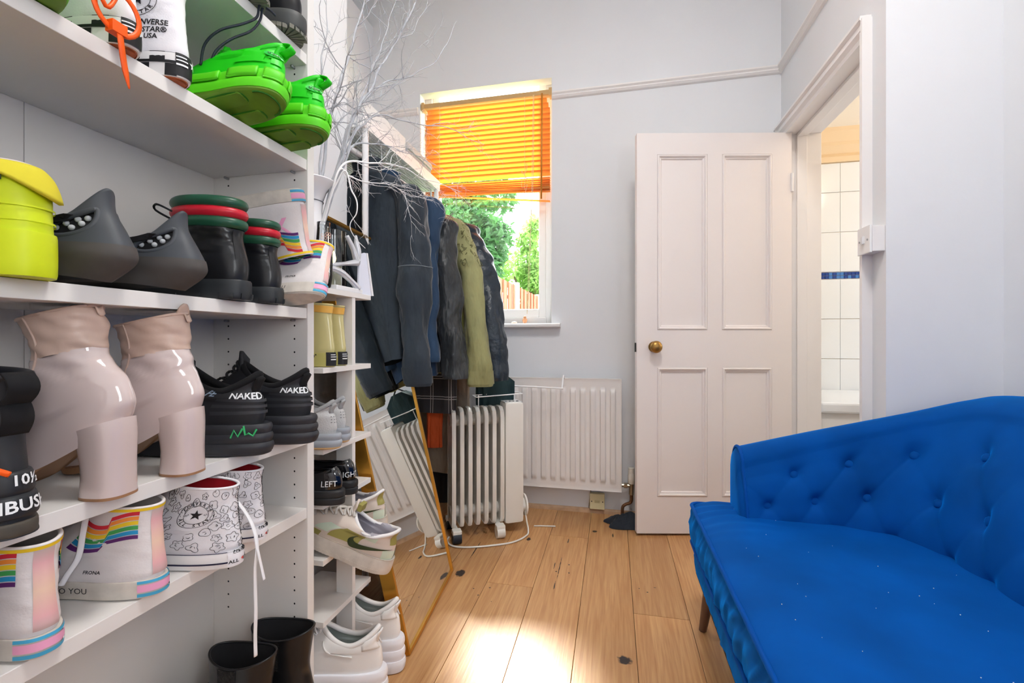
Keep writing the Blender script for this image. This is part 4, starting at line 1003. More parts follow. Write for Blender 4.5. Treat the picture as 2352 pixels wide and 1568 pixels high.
def pride(name, label, loc, **k):
    r, S, so, s_ = hitop(name, label, loc, up=M_offw, sole_m=M_dirty, group='white rainbow striped high tops', **k)
    mb = MB(); S.grid(mb, PI-.28, PI+.28, 10, .9, S.T, 30, .0012); mb.build('heel_ribbon', M_rib, r, smooth=True, fix=False)
    mb = MB(); S.grid(mb, .5, 2*PI-.5, 40, S.T-.28, S.T+0, 2, .0014); mb.build('collar_trim', RB[2], r, smooth=True, fix=False)
    for sgn, ph in ((1, PI*.62), (-1, PI*1.38)):
        for i, m in enumerate(RB):
            z = .026-.0088*i
            def f(a, z=z, sgn=sgn):
                q = a if sgn > 0 else 1-a
                return z+(.013 if q > .52 else 0)-.007*math.sin(q*PI*1.6)+.004
            decal_strip(r, S, ph, 4.0, f, lambda a, f=f: f(a)-.0072, -.052 if sgn > 0 else -.038, .038 if sgn > 0 else .052, m, n=26, name='rainbow_stripe')
    decal_text(r, S, 'FRONA', .0085, M_ink, PI*.60, 1.6, shear=.25)
    decal_text(r, so, 'TRUE TO YOU', .0145, M_ink, PI*.50, 1.5, bold=False)
    for z0, z1, m in ((1.9, 2.3, M_bluet), (1.35, 1.8, M_pinkt), (.95, 1.25, M_bluet)):
        mb = MB(); so.grid(mb, PI-.62, PI+.62, 14, z0, z1, 1, .0012); mb.build('heel_stripe', m, s_, smooth=True, fix=False)
    decal_text(r, S, 'X', .06, M_pinkt, PI*1.36, 3.1, name='patch')
    return r
def heel_box(r, S, so, s_, t='heel_patch', bg=M_ink, fg=M_pr_w, w=.36):
    mb = MB(); so.grid(mb, PI-w, PI+w, 10, .9, 2.4, 3, .0014); o = mb.build('heel_patch', bg, s_, smooth=True, fix=False)
    decal_star(s_, so, PI+.18, 1.7, .0085, fg, off=.0026)
    decal_strip(s_, so, PI-.12, 1.7, lambda a: .0065, lambda a: .0045, -.011, .004, fg, 4, .0026, 'patch_line')
    decal_strip(s_, so, PI-.12, 1.7, lambda a: .001, lambda a: -.001, -.011, .006, fg, 4, .0026, 'patch_line')
    decal_strip(s_, so, PI-.12, 1.7, lambda a: -.0055, lambda a: -.0085, -.011, .006, fg, 4, .0026, 'patch_line')
def cons_logo(r, S, phi, t, k=1.0, m=M_ink):
    decal_star(r, S, phi, t, .0115*k, m)
    for a in (.0285, .0195): decal_ring(r, S, phi, t, a*k, (a+.0009)*k, m)
    round_text(r, S, phi, t, 'CONVERSE', .0088*k, .0240*k, m, PI*.86, -PI*.72/7)
    round_text(r, S, phi, t, 'ALL STAR', .0088*k, .0240*k, m, -PI*.84, PI*.68/7)
    w = S.wrap(phi, t)
    for sg in (1, -1):
        pts = [w(sg*(.0125+.0009*i)*k, (.0022*math.sin(i*1.7)+.0004*i*sg)*k, .0018) for i in range(7)]
        MB().tube(pts, .00035, 4).build('signature', m, r, fix=False)
# --- shelf 4: rainbow high tops, doodle high tops
z4 = SH[4]+.0005
pride('high_top', 'white high top with pink ribbon heel turned to the viewer, lower shelf', (-.706, .440, z4), rz=math.radians(-7), zs=.85)
r = pride('high_top', 'white rainbow striped high top with long dangling lace, lower shelf', (-.702, .588, z4), rz=math.radians(6), zs=.85)
MB().tube(spline([(.118, .015, .172), (.10, .036, .185), (.07, .046, .182), (.078, .049, .166), (.085, .049, .13), (.088, .053, .09), (.10, .060, .06), (.106, .062, .045)], 6), .0032, 7, sq=(.6, 1.3)).build('loose_lace', M_lacew, r, smooth=True)
def doodles(r, S, n, seed):
    rd = random.Random(seed); mb = MB(); w = S.wrap(PI*.6, 3.2); spots = []
    tries = 0
    while len(spots) < n and tries < 900:
        tries += 1; u, v = rd.uniform(-.085, .11), rd.uniform(-.055, .075)
        if math.hypot(u-.006, v-.012) < .036: continue
        if all(math.hypot(u-a, v-b) > .0185 for a, b in spots): spots.append((u, v))
    for u, v in spots:
        kind = rd.randrange(4); R = rd.uniform(.0062, .0088); a0 = rd.uniform(0, 6.28); N = 26; pts = []
        for i in range(N):
            a = 2*PI*i/N
            if kind == 0: q = R*(1+.22*math.sin(5*a+a0))
            elif kind == 1: q = R*(1+.3*math.cos(3*a+a0))
            elif kind == 2: q = R*(.85+.35*abs(math.sin(2*a+a0)))
            else: q = R*(1+.35*math.cos(a+a0)**3)
            pts.append(w(u+q*math.cos(a), v+q*1.1*math.sin(a), .0008))
        mb.tube(pts, .00042, 4, closed=True)
        for _ in range(3):
            b = rd.uniform(0, 6.28); c_ = rd.uniform(.2, .55)*R
            mb.tube([w(u+c_*math.cos(b+.5*k), v+c_*math.sin(b+.5*k), .0008) for k in range(4)], .0004, 4)
    mb.build('line_print', M_ink, r, fix=False)['kind'] = 'stuff'
def doodle_shoe(label, loc, rz, logo, seed):
    r, S, so, s_ = hitop('high_top', label, loc, rz=rz, lin=M_red, up=M_white, group='white line print high tops', zs=.85, wide=.95)
    doodles(r, S, 60, seed)
    if logo: cons_logo(r, S, PI*.62, 4.05, .98)
    for t0, t1 in ((2.35, 2.75), (1.28, 1.40)):
        mb = MB(); so.grid(mb, 0, 2*PI, 56, t0, t1, 1, .0009); mb.build('foxing_stripe', mat('navy_rubber_line', rgb(34, 36, 66), .5), s_, smooth=True, fix=False)
    mb = MB(); so.grid(mb, PI-.45, PI+.45, 10, .8, 2.5, 3, .0012); mb.build('heel_patch', M_white, s_, smooth=True, fix=False)
    decal_text(s_, so, 'CONVERSE', .0062, M_ink, PI, 2.1, off=.0022); decal_text(s_, so, 'ALL   STAR', .0095, M_ink, PI, 1.35, off=.0022)
    decal_star(s_, so, PI, 1.4, .004, mat('patch_red', rgb(214, 50, 44), .6), off=.0024, name='emblem')
    return r
doodle_shoe('white high top with black line print and round star badge', (-.655, .692, z4), math.radians(8), True, 11)
doodle_shoe('white line print high top with red lining, nearest the bookcase side panel', (-.690, .790, z4), math.radians(8), False, 23)
lace = MB().tube(spline([(-.78, .746, z4+.11), (-.72, .742, z4+.10), (-.672, .736, z4+.06), (-.650, .728, z4+.02), (-.652, .726, z4-.02), (-.652, .726, z4-.06), (-.651, .726, z4-.105), (-.653, .727, z4-.15), (-.652, .727, z4-.188)], 6), .0030, 7, sq=(.5, 1.3)).tube(spline([(-.655, .73, z4+.03), (-.646, .727, z4+.004), (-.642, .730, z4-.022), (-.637, .731, z4-.045)], 5), .0026, 7, sq=(.5, 1.3)).build('shoe_lace', M_lacew, smooth=True)
tag(lace, 'white shoe lace dangling over the lower shelf edge', 'shoelace')
# leftmost sneaker cut by the picture edge
r, S, so, s_ = hitop('sneaker', 'white sneaker with orange and blue tab at the picture edge, lower shelf', (-.66, .330, z4), rz=math.radians(4), zs=.85)
mb = MB(); S.grid(mb, PI-.4, PI+.4, 8, 1.5, 4.0, 10, .0013); mb.build('heel_tab', mat('coral_tab', rgb(240, 130, 110), .6), r, smooth=True, fix=False)
# --- shelf 2: rainbow pair, one thrown upside down on the other
z2 = SH[2]
pride('high_top', 'white rainbow high top lying tilted at the shelf end beside black boots', (-.640, .914, z2+.022), rz=math.radians(5), roll=math.radians(28), tilt=math.radians(5), scale=.88, wide=.85)
pride('high_top', 'white rainbow high top thrown upside down on another one', (-.690, .903, z2+.268), rz=math.radians(3), roll=math.radians(172), tilt=math.radians(7), scale=.88, wide=.85)
# --- shelf 1: checkered white high tops with orange zip tie
z1 = SH[1]
M_orsole = mat('brick_rubber', rgb(170, 84, 40), .6, var=.25, vscale=40); M_orange = mat('neon_orange', rgb(255, 96, 14), .45)
def checker(label, loc, rz, logo):
    r, S, so, s_ = hitop('high_top', label, loc, rz=rz, sole_h=.040, bottom_m=M_orsole, group='white high tops with checkered soles', scale=1.02, wide=.86, lace_m=M_orange if not logo else None)
    for t0, t1, ph in ((.7, 1.5, 0), (1.55, 2.5, .28)):
        for k in range(11):
            a = .3+k*.56+ph
            if abs(a-PI) < .3: continue
            mb = MB(); so.grid(mb, a, a+.28, 5, t0, t1, 1, .0010); mb.build('check', M_ink, s_, smooth=True, fix=False)
    for t in (1.52, 2.6):
        mb = MB(); so.grid(mb, 0, 2*PI, 50, t, t+.12, 1, .0012); mb.build('foxing_stripe', M_ink, s_, smooth=True, fix=False)
    heel_box(r, S, so, s_)
    if logo:
        cons_logo(r, S, PI*.60, 4.3)
        decal_text(r, S, 'CONVERSE', .0125, M_ink, PI*.70, 3.05); decal_text(r, S, 'ALL STAR\u00ae', .0125, M_ink, PI*.70, 2.62); decal_text(r, S, 'Massachusetts USA', .0118, M_ink, PI*.62, 2.2)
    return r
checker('white checkered sole high top with orange laces and zip tie', (-.700, .542, z1), 0, False)
checker('white checkered sole high top with black star badge and lettering', (-.700, .627, z1), math.radians(1), True)
zt = empty('zip_tie', (-.69, .515, z1), label='neon orange zip tie hanging over the upper shelf edge', cat='zip tie')
MB().tube([(.012+.0, -.012+.030*math.cos(a*2*PI/24), .028+.030*math.sin(a*2*PI/24)) for a in range(24)], .0030, 6, closed=True, sq=(.5, 1.4)).build('loop', M_orange, zt, smooth=True)
MB().box((.006, -.024, -.006), (.02, -.004, .010), .001).build('lock_head', M_orange, zt)
MB().tube(spline([(.014, -.012, .012), (.018, -.012, -.015), (.014, -.004, -.045), (.012, .004, -.072)], 5), [.0034]*12+[.0028, .002, .0014, .0008], 6, sq=(.5, 1.4)).build('tail', M_orange, zt, smooth=True)
for k in range(3): MB().tube(spline([(.005, -.075+.01*k, .06-.012*k), (.016, -.05, .045+.01*k), (.016, -.03, .05-.014*k), (.012, -.012, .058-.004*k)], 5), .0028, 6).build('cord', M_orange, zt, smooth=True)
# lime shoe bottom at the far left of the same shelf
# --- chunky runners
def runner(name, label, loc, rz=0, tilt=0, roll=0, scale=1, up=None, mid=None, bot=None, lin=None, acc=None, mid_h=.052, group=None, wide=1.0, tab=True, lay=3, ht=1.0, lace_m=None, pull=False, lace_bow=False):
    r = shoe_root(name, label, loc, rz, tilt, roll, scale, 'shoe', group, wide)
    h = mid_h
    R = [(.006, .284, .036, .045, h-.008, h-.012, 0, 2.4), (.000, .283, .039, .048, h+.014, h+.008, 0, 2.3), (.001, .262, .039, .046, h+.030*ht, h+.030, .004, 2.2), (.004, .205, .037, .041, h+.046*ht, h+.062, 0, 2.1), (.013, .168, .034, .036, h+.062*ht, h+.088, -.012, 2.0), (.006, .152, .031, .031, h+.086*ht, h+.108, -.034, 2.0)]
    S = Surf(R); upper(r, S, up, lin or M_dark, inner_t=1.0, rim=.0065, th=.008, rim_m=acc or up)
    b = []
    for k in range(lay+1):
        z = .008+(h-.006)*k/lay; fl = .004*(1-k/lay)
        b += [(-.008-fl, .290, .043+fl, .053+fl, z-.0015, z+.001, 0, 2.5)]
        if k < lay: b += [(-.011-fl, .2925, .0455+fl, .0545+fl, z+(h-.006)/lay*.5, z+(h-.006)/lay*.45, 0, 2.5), (-.0085-fl, .290, .0435+fl, .053+fl, z+(h-.006)/lay*.92, z+(h-.006)/lay*.88, 0, 2.5)]
    so = Surf(b); sm = solid(r, so, mid, 'midsole', k=3)
    bo = Surf([(-.004, .286, .041, .051, 0, .004, -.001, 2.5), (-.010, .292, .046, .055, .003, .007, -.001, 2.5), (-.010, .291, .046, .055, .010, .013, -.001, 2.5)]); ob = solid(r, bo, bot or mid, 'outsole')
    tongue(r, S, up, 3.2, 5.0, .6, ext=.026)
    laces(r, S, lace_m or up, 2.4, 4.7, 5, .5, bow=lace_bow)
    if tab:
        w = S.wrap(PI, 4.2); mb = MB(); mb.grid(lambda a, c_: w((a-.5)*.026, -.012+.034*c_, .002+.006*math.sin(PI*c_*.5)), 6, 8)
        o = mb.build('heel_tab', acc or up, r, smooth=True, fix=False); md = o.modifiers.new('s', 'SOLIDIFY'); md.thickness = .004
    if pull:
        p = S.ev(PI, S.T-.6, .002)
        MB().grid(lambda a, c_: p+Vector((-.022*math.sin(PI*c_)*1.0, (a-.5)*.016, -.006+.024*c_)), 3, 12).build('pull_loop', acc or up, r, smooth=True, fix=False).modifiers.new('s', 'SOLIDIFY').thickness = .002
    return r, S, so, sm, bo, ob
M_neon = mat('neon_green', rgb(26, 206, 14), .45, bump=.03, bscale=120); M_neon2 = mat('neon_lime_sole', rgb(92, 214, 22), .5); M_neon3 = mat('green_outsole', rgb(98, 140, 34), .6, var=.12, vscale=30); M_neonm = mat('green_mesh', rgb(150, 240, 110), .8, bump=.4, bscale=500)
def green(label, loc, rz, tilt, roll):
    r, S, so, sm, bo, ob = runner('chunky_runner', label, loc, rz, tilt, roll, .98, M_neon, M_neon2, M_neon3, mat('green_lining', rgb(20, 130, 20), .8), M_neon, group='neon green chunky runners', pull=True, lay=2)
    mb = MB(); S.grid(mb, PI*.62, PI*.97, 12, 1.6, 4.3, 10, .0022, lambda p, t: abs((p-PI*.80)/.5+(t-2.9)/5.0) < .16); mb.build('heel_cage', M_neon, r, smooth=True, fix=False)
    w = S.wrap(PI*.87, 3.1)
    MB().add([w(.017*math.cos(a*PI/10), .008*math.sin(a*PI/10), .004) for a in range(20)], [tuple(range(20))]).build('badge', mat('emerald_badge', rgb(30, 196, 70), .3), r, fix=False)
    decal_text(r, S, 'track', .011, mat('badge_text', rgb(12, 90, 30), .5), PI*.87, 3.1, off=.0046)
    mb = MB(); S.grid(mb, -.5, .5, 10, 2.2, 4.6, 12, .002); mb.build('mesh_panel', M_neonm, r, smooth=True, fix=False)
    # sculpted pods along the midsole and tread pads underneath
    for a0, a1, t0, t1 in ((.40, .56, 2.3, 5.0), (.60, .76, 2.2, 5.2), (.80, .97, 1.8, 5.0), (1.03, 1.2, 1.8, 5.0), (.22, .37, 2.4, 4.6)):
        mb = MB(); so.grid(mb, PI*a0, PI*a1, 10, t0, t1, 6, .004); o = mb.build('sole_pod', M_neon2, sm, smooth=True, fix=False); md = o.modifiers.new('s', 'SOLIDIFY'); md.thickness = .004
    for x0, x1, y0, y1 in ((.055, .14, .008, .036), (.05, .15, -.036, -.010), (.165, .21, -.045, .045), (.222, .262, -.040, .040)):
        MB().prism([(x0+.004, y0), (x1-.004, y0), (x1, y0+.004), (x1, y1-.004), (x1-.004, y1), (x0+.004, y1), (x0, y1-.004), (x0, y0+.004)], 'z', -.0035, .003).build('tread_pad', M_neon3, ob)
    for x0, x1, y0, y1 in ((.055, .14, .008, .036), (.05, .15, -.036, -.010)): MB().tube([((x0+x1)/2+(x1-x0)/2*1.06*math.copysign(abs(math.cos(a))**.6, math.cos(a)), (y0+y1)/2+(y1-y0)/2*1.1*math.copysign(abs(math.sin(a))**.6, math.sin(a)), 0) for a in [2*PI*k/28 for k in range(28)]], .0013, 5, closed=True).build('tread_groove', mat('groove_green', rgb(40, 110, 14), .7), ob)
    MB().tube([(.03+.028*math.cos(a), .030*math.sin(a), -.001) for a in [PI*.5+PI*k/14 for k in range(15)]], .0018, 5).build('tread_groove', mat('groove_green', rgb(40, 110, 14), .7), ob)
    return r
green('neon green chunky runner overhanging the shelf beside the checkered high top', (-.622, .747, z1+.022), math.radians(0), math.radians(5), math.radians(18))
green('neon green chunky runner at the very end of the upper shelf', (-.616, .872, z1+.012), math.radians(0), math.radians(3), math.radians(9))
r, *_ = runner('chunky_runner', 'lime green runner cut off at the top left picture corner', (-.690, .428, z1+.002), 0, 0, 0, .96, mat('lime_upper', rgb(120, 210, 40), .5), mat('lime_sole', rgb(110, 200, 30), .5), M_neon3, None)
# --- NAKED runners
M_bk = mat('black_runner', rgb(38, 39, 43), .6, var=.15, vscale=20); M_bks = mat('charcoal_sole', rgb(52, 53, 58), .5, var=.2, vscale=14); M_bki = mat('black_padding', rgb(20, 20, 23), .95)
z3 = SH[3]
def naked(label, loc, rz, art, word='NAKED'):
    r, S, so, sm, bo, ob = runner('chunky_runner', label, loc, rz, 0, 0, 1.07, M_bk, M_bks, M_bks, M_bki, M_bki, group='black chunky runners', wide=.84, lay=3, mid_h=.056, ht=1.05)
    decal_text(r, S, word, .0165, M_pr_w, PI*.80, 3.15, shear=.3)
    for t in (1.3, 1.9, 2.5):
        mb = MB(); S.grid(mb, PI*.62, PI*1.38, 24, t, t+.3, 2, .0035); mb.build('heel_rib', M_bks, r, smooth=True, fix=False)
    if art:
        g = mat('green_graffiti', rgb(56, 184, 110), .5); yl = mat('yellow_graffiti', rgb(226, 186, 40), .5); tl = mat('teal_graffiti', rgb(60, 190, 190), .5)
        w = so.wrap(PI*.76, 5.2)
        for pts in (((-.02, -.006), (-.014, .012), (-.008, -.004), (.0, .014)), ((.002, .018), (.004, -.002), (.010, .006), (.016, -.004), (.022, .012))):
            MB().tube([w(a, b, .003) for a, b in pts], .0018, 5).build('graffiti', g, r, fix=False)
        w = so.wrap(PI*.52, 5.0)
        for pts in (((-.02, .0), (-.012, .02), (-.004, .014), (-.006, -.006)), ((.0, -.01), (.004, .012), (.012, .016), (.016, -.008)), ((.018, .018), (.026, .006), (.016, -.016))):
            MB().tube([w(a, b, .003) for a, b in pts], .0014, 5).build('graffiti', yl, r, fix=False)
        w = S.wrap(PI*.45, 3.0)
        for R_ in (.008, .012): MB().tube([w(R_*math.cos(a*.3), R_*math.sin(a*.3), .002) for a in range(16)], .0012, 5).build('graffiti', tl, r, fix=False)
        decal_text(r, S, 'Wolfe', .0125, M_pr_w, PI*.55, 2.0, rot=-.6); decal_text(r, S, 'FE', .018, mat('grey_print', rgb(150, 170, 190), .5), PI*.56, 3.3, shear=.3)
    return r
naked('black chunky runner with green and yellow graffiti on its sole', (-.675, .775, z3+.0005), math.radians(9), True)
naked('black chunky runner with white lettering at the end of the middle shelf', (-.650, .882, z3+.0005), math.radians(6), False, 'NAKED')
# --- foam clogs
M_foam = mat('charcoal_foam', rgb(66, 70, 76), .55, var=.06, vscale=10); M_foamd = mat('grey_foam_sole', rgb(76, 72, 70), .7, var=.15, vscale=18)
def clog(label, loc, rz):
    r = shoe_root('foam_clog', label, loc, rz, 0, 0, 1.02, 'shoe', 'charcoal foam clogs')
    S = Surf([(.020, .272, .030, .046, .006, .004, .012, 2.4), (-.012, .284, .042, .052, .030, .022, .008, 2.4), (-.016, .285, .045, .052, .048, .040, .004, 2.3), (-.004, .272, .041, .049, .075, .062, 0, 2.2), (.010, .225, .036, .044, .100, .088, -.012, 2.1), (.014, .150, .031, .036, .116, .090, -.022, 2.0), (.014, .128, .027, .032, .132, .092, -.028, 2.0)])
    def hole(p, t):
        for c in (PI*.755, PI*1.245):
            if ((p-c)/.36)**2+((t-3.55-(p-c)*1.6*(1 if c < PI else -1))/.72)**2 < 1: return True
        return False
    upper(r, S, M_foam, M_dark, n=96, k=12, skip=hole, rim=.004, th=.008, inner_t=1.4, t0=2)
    mb = MB(); S.grid(mb, 0, 2*PI, 60, 0, 2.25, 12, .0012, None); S.cap(mb, 0, 60); mb.build('sole', M_foamd, r, smooth='auto', fix=False)
    for c in (PI*.755, PI*1.245):
        sg = 1 if c < PI else -1
        MB().tube([S.ev(c+.37*math.cos(a), 3.55+.37*math.cos(a)*1.6*sg+.73*math.sin(a), -.003) for a in [2*PI*k/40 for k in range(40)]], .0042, 7, closed=True).build('vent_rim', M_foam, r, smooth=True, fix=False)
    mb = MB()
    for a, t in ((.66, 3.3), (.72, 3.25), (.70, 3.6), (.765, 3.5), (.80, 3.85), (.75, 3.85)): mb.sphere(S.ev(PI*a, t, -.0075), .0042, 8)
    mb.build('vent_dots', mat('pale_vent', rgb(190, 194, 198), .7), r, smooth=True)
    return r
clog('charcoal foam clog touching the neon yellow boot', (-.685, .512, z2+.001), math.radians(8))
clog('charcoal foam clog touching the striped cuff boots', (-.685, .628, z2+.001), math.radians(8))
# --- neon yellow boot
M_yel = mat('neon_yellow', rgb(208, 224, 10), .5, var=.06, vscale=14); M_yel2 = mat('mustard_suede', rgb(214, 200, 50), .9, var=.08, vscale=20)
def yboot():
    r = shoe_root('neon_boot', 'neon yellow high sneaker with folded mustard collar', (-.678, .416, z2+.0005), math.radians(5), 0, 0, 1.0, 'shoe')
    S = Surf([(.004, .276, .040, .046, .02, .02, 0, 2.5), (0, .274, .043, .048, .045, .04, 0, 2.5), (0, .262, .043, .046, .065, .058, 0, 2.4), (.002, .21, .0425, .042, .082, .084, 0, 2.3), (.004, .165, .042, .04, .100, .104, 0, 2.2), (.010, .140, .040, .037, .122, .124, 0, 2.0), (.022, .135, .032, .034, .137, .135, 0, 2.0)])
    upper(r, S, M_yel, M_yel2, inner_t=1.5, rim=.004, rim_m=M_cream2)
    solid(r, Surf(flat_sole(0, .052, .282, .0445, .05, -.004, 2.6)), M_yel, 'sole')
    for t in (2.0, 3.0):
        mb = MB(); S.grid(mb, .5, 2*PI-.5, 44, t, t+.14, 2, .0025); mb.build('seam_band', M_yel, r, smooth=True, fix=False)
    w = S.wrap(PI, 5.0); mb = MB()
    mb.grid(lambda a, b: w((a-.5)*.12, .012-.030*b-.012*math.cos((a-.62)*7)*b, .002+.004*b), 24, 10)
    o = mb.build('collar_flap', M_yel2, r, smooth=True, fix=False); o.modifiers.new('s', 'SOLIDIFY').thickness = .004
    decal_strip(r, S, PI*.8, 4.4, lambda a: .006, lambda a: 0, -.04, .0, mat('dark_band', rgb(60, 80, 30), .7), 10, .003, 'side_band')
yboot()
# --- black boots with green red green cuffs
M_lea = mat('black_leather', rgb(28, 29, 32), .28, bump=.06, bscale=45); M_lug = mat('lug_rubber', rgb(40, 44, 48), .5, var=.2, vscale=24); M_cg = mat('bottle_green_cuff', rgb(34, 84, 62), .35); M_crd = mat('crimson_cuff', rgb(200, 30, 50), .35)
def cuffboot(label, loc, rz, sc):
    r = shoe_root('ankle_boot', label, loc, rz, 0, 0, sc, 'boot', 'black boots with striped cuffs')
    S = Surf([(.004, .278, .038, .046, .03, .03, 0, 2.4), (0, .277, .041, .048, .052, .046, 0, 2.3), (.0, .262, .041, .046, .072, .062, .002, 2.2), (.006, .205, .039, .042, .096, .092, 0, 2.1), (.012, .158, .038, .038, .118, .124, 0, 2.0), (.010, .146, .040, .039, .134, .14, 0, 2.0)])
    crumple(upper(r, S, M_lea, M_dark, inner_t=1.2, rim=0, k=9), .085, .0045, 2, 26, 70)
    for i, m in enumerate((M_cg, M_crd, M_cg)):
        z = .145+.019*i
        C_ = Surf([(.008, .148, .040, .039, z-.010, z-.006, 0, 2.1), (.003, .153, .043, .042, z-.006, z-.002, 0, 2.1), (.001, .155, .045, .044, z, z+.004, 0, 2.1), (.003, .153, .043, .042, z+.006, z+.010, 0, 2.1), (.008, .148, .040, .039, z+.0095, z+.0135, 0, 2.1)])
        mb = MB(); C_.grid(mb, 0, 2*PI, 50, 0, 4, 16); mb.build('cuff', m, r, smooth=True, fix=False)
    so = Surf([(-.004, .28, .040, .048, 0, .002, 0, 2.7), (-.006, .284, .043, .05, .008, .008, 0, 2.7), (-.006, .284, .043, .05, .034, .032, 0, 2.7), (.0, .28, .039, .047, .037, .035, 0, 2.6)]); s_ = solid(r, so, M_lug, 'sole')
    for k in range(18):
        a = .3+k*(2*PI-.6)/17
        mb = MB(); so.grid(mb, a-.05, a+.05, 2, .1, 1.15, 3, .003); o = mb.build('lug', M_lug, s_, fix=False); o.modifiers.new('s', 'SOLIDIFY').thickness = .004
    mb = MB(); S.grid(mb, PI-.34, PI+.34, 8, .3, 4.9, 18, .0022); mb.build('heel_strip', M_lea, r, smooth=True, fix=False)
    laces(r, S, mat('black_lace', rgb(22, 24, 28), .7), 2.6, 4.6, 5, .5)
    MB().tube(spline([(.13, .02, .15), (.145, .05, .165), (.13, .062, .172), (.105, .055, .16)], 5), .002, 6).build('loose_lace', mat('black_lace', (0, 0, 0)), r, smooth=True)
cuffboot('black leather boot with green and red cuff beside the foam clog', (-.690, .742, z2+.0005), math.radians(3), 1.0)
cuffboot('black leather boot with green and red cuff beside the rainbow shoes', (-.690, .832, z2+.0005), math.radians(2), .90)
# --- beige patent heeled boots
M_pat = mat('blush_patent', rgb(212, 194, 190), .10, coat=1, var=.02); M_blush = mat('blush_leather', rgb(206, 178, 162), .35, bump=.05, bscale=60); M_tan = mat('tan_sole', rgb(160, 118, 84), .5, var=.1)
def heeled(label, loc, rz, sc, tall, ln=1.0):
    r = shoe_root('heeled_boot', label, loc, rz, 0, 0, sc, 'boot', 'blush patent heeled boots')
    S = Surf([(.004, .235, .030, .036, .104, .010, -.020, 2.3), (-.002, .240, .034, .041, .122, .020, -.016, 2.3), (-.004, .236, .036, .041, .140, .034, -.006, 2.2), (.008, .200, .0355, .037, .168, .085, .0, 2.1), (.008+.016*ln, .150, .034, .034, .192, .15, .0, 2.0), (.010+.022*ln, .132, .033, .033, .212, .188, 0, 2.0)])
    uo = upper(r, S, M_pat, M_blush, inner_t=1.0, rim=0, k=9)
    S2 = Surf([(.010+.022*ln, .132, .0335, .0335, .210, .186, 0, 2.0), (.010+.023*ln, .131, .035, .034, .228, .212, 0, 2.0), (.008+.026*ln, .134+.008*ln, .0375, .035, .250, .236, 0, 2.0), (.008+.029*ln, .138+.010*ln, .039, .036, .270, .246, -.004, 2.0)])
    so2 = upper(r, S2, M_blush, mat('taupe_lining', rgb(110, 98, 92), .9), k=9, name='shaft', inner_t=.1, rim=.0026)
    crumple(uo, .150, .0045, 5); crumple(so2, .0, .004, 6)
    H = Surf([(.000, .062, .030, .026, 0, 0, 0, 2.6), (.000, .062, .030, .026, .004, .004, 0, 2.6)]); solid(r, H, M_tan, 'heel_tip')
    H = Surf([(.000, .062, .030, .026, .004, .004, 0, 2.6), (.001, .060, .029, .0255, .04, .04, 0, 2.6), (.000, .066, .0305, .028, .085, .076, 0, 2.6), (.001, .076, .0320, .030, .112, .088, 0, 2.4)]); solid(r, H, M_pat, 'heel_block')
    So = Surf([(.06, .234, .024, .037, .082, .004, -.026, 2.3), (.045, .238, .027, .0395, .094, .012, -.026, 2.3), (.045, .237, .027, .0390, .097, .014, -.026, 2.3)]); solid(r, So, M_tan, 'sole')
    w = S2.wrap(PI*.45, 1); MB().tube([S.ev(PI*.40, 1.6+.1*k, .0012) for k in range(34)]+[S2.ev(PI*.40, .1+.1*k, .0012) for k in range(29)], .0016, 6).build('zip', M_blush, r, smooth=True, fix=False)
    MB().grid(lambda a, b: S2.ev(PI*1.02, 3, .001)+Vector((-.005*b+.0*a, (a-.5)*.010, -.004-.012*b+.008*abs(a-.5))), 4, 5).build('pull_tab', M_blush, r, smooth=True, fix=False).modifiers.new('s', 'SOLIDIFY').thickness = .002
    MB().grid(lambda a, b: S2.ev(PI-.35+a*.7, 3, -.002)+Vector((-.003*b, 0, (.016*tall+.001)*b*math.sin(PI*a)**.5)), 12, 5).build('front_lip', M_blush, r, smooth=True, fix=False).modifiers.new('s', 'SOLIDIFY').thickness = .003
heeled('blush patent block heel boot, left one next to the black boot', (-.685, .525, z3+.0005), math.radians(12), 1.02, 0, 1.35)
heeled('blush patent block heel boot, right one next to the black runner', (-.685, .640, z3+.0005), math.radians(10), 1.0, 1, .6)
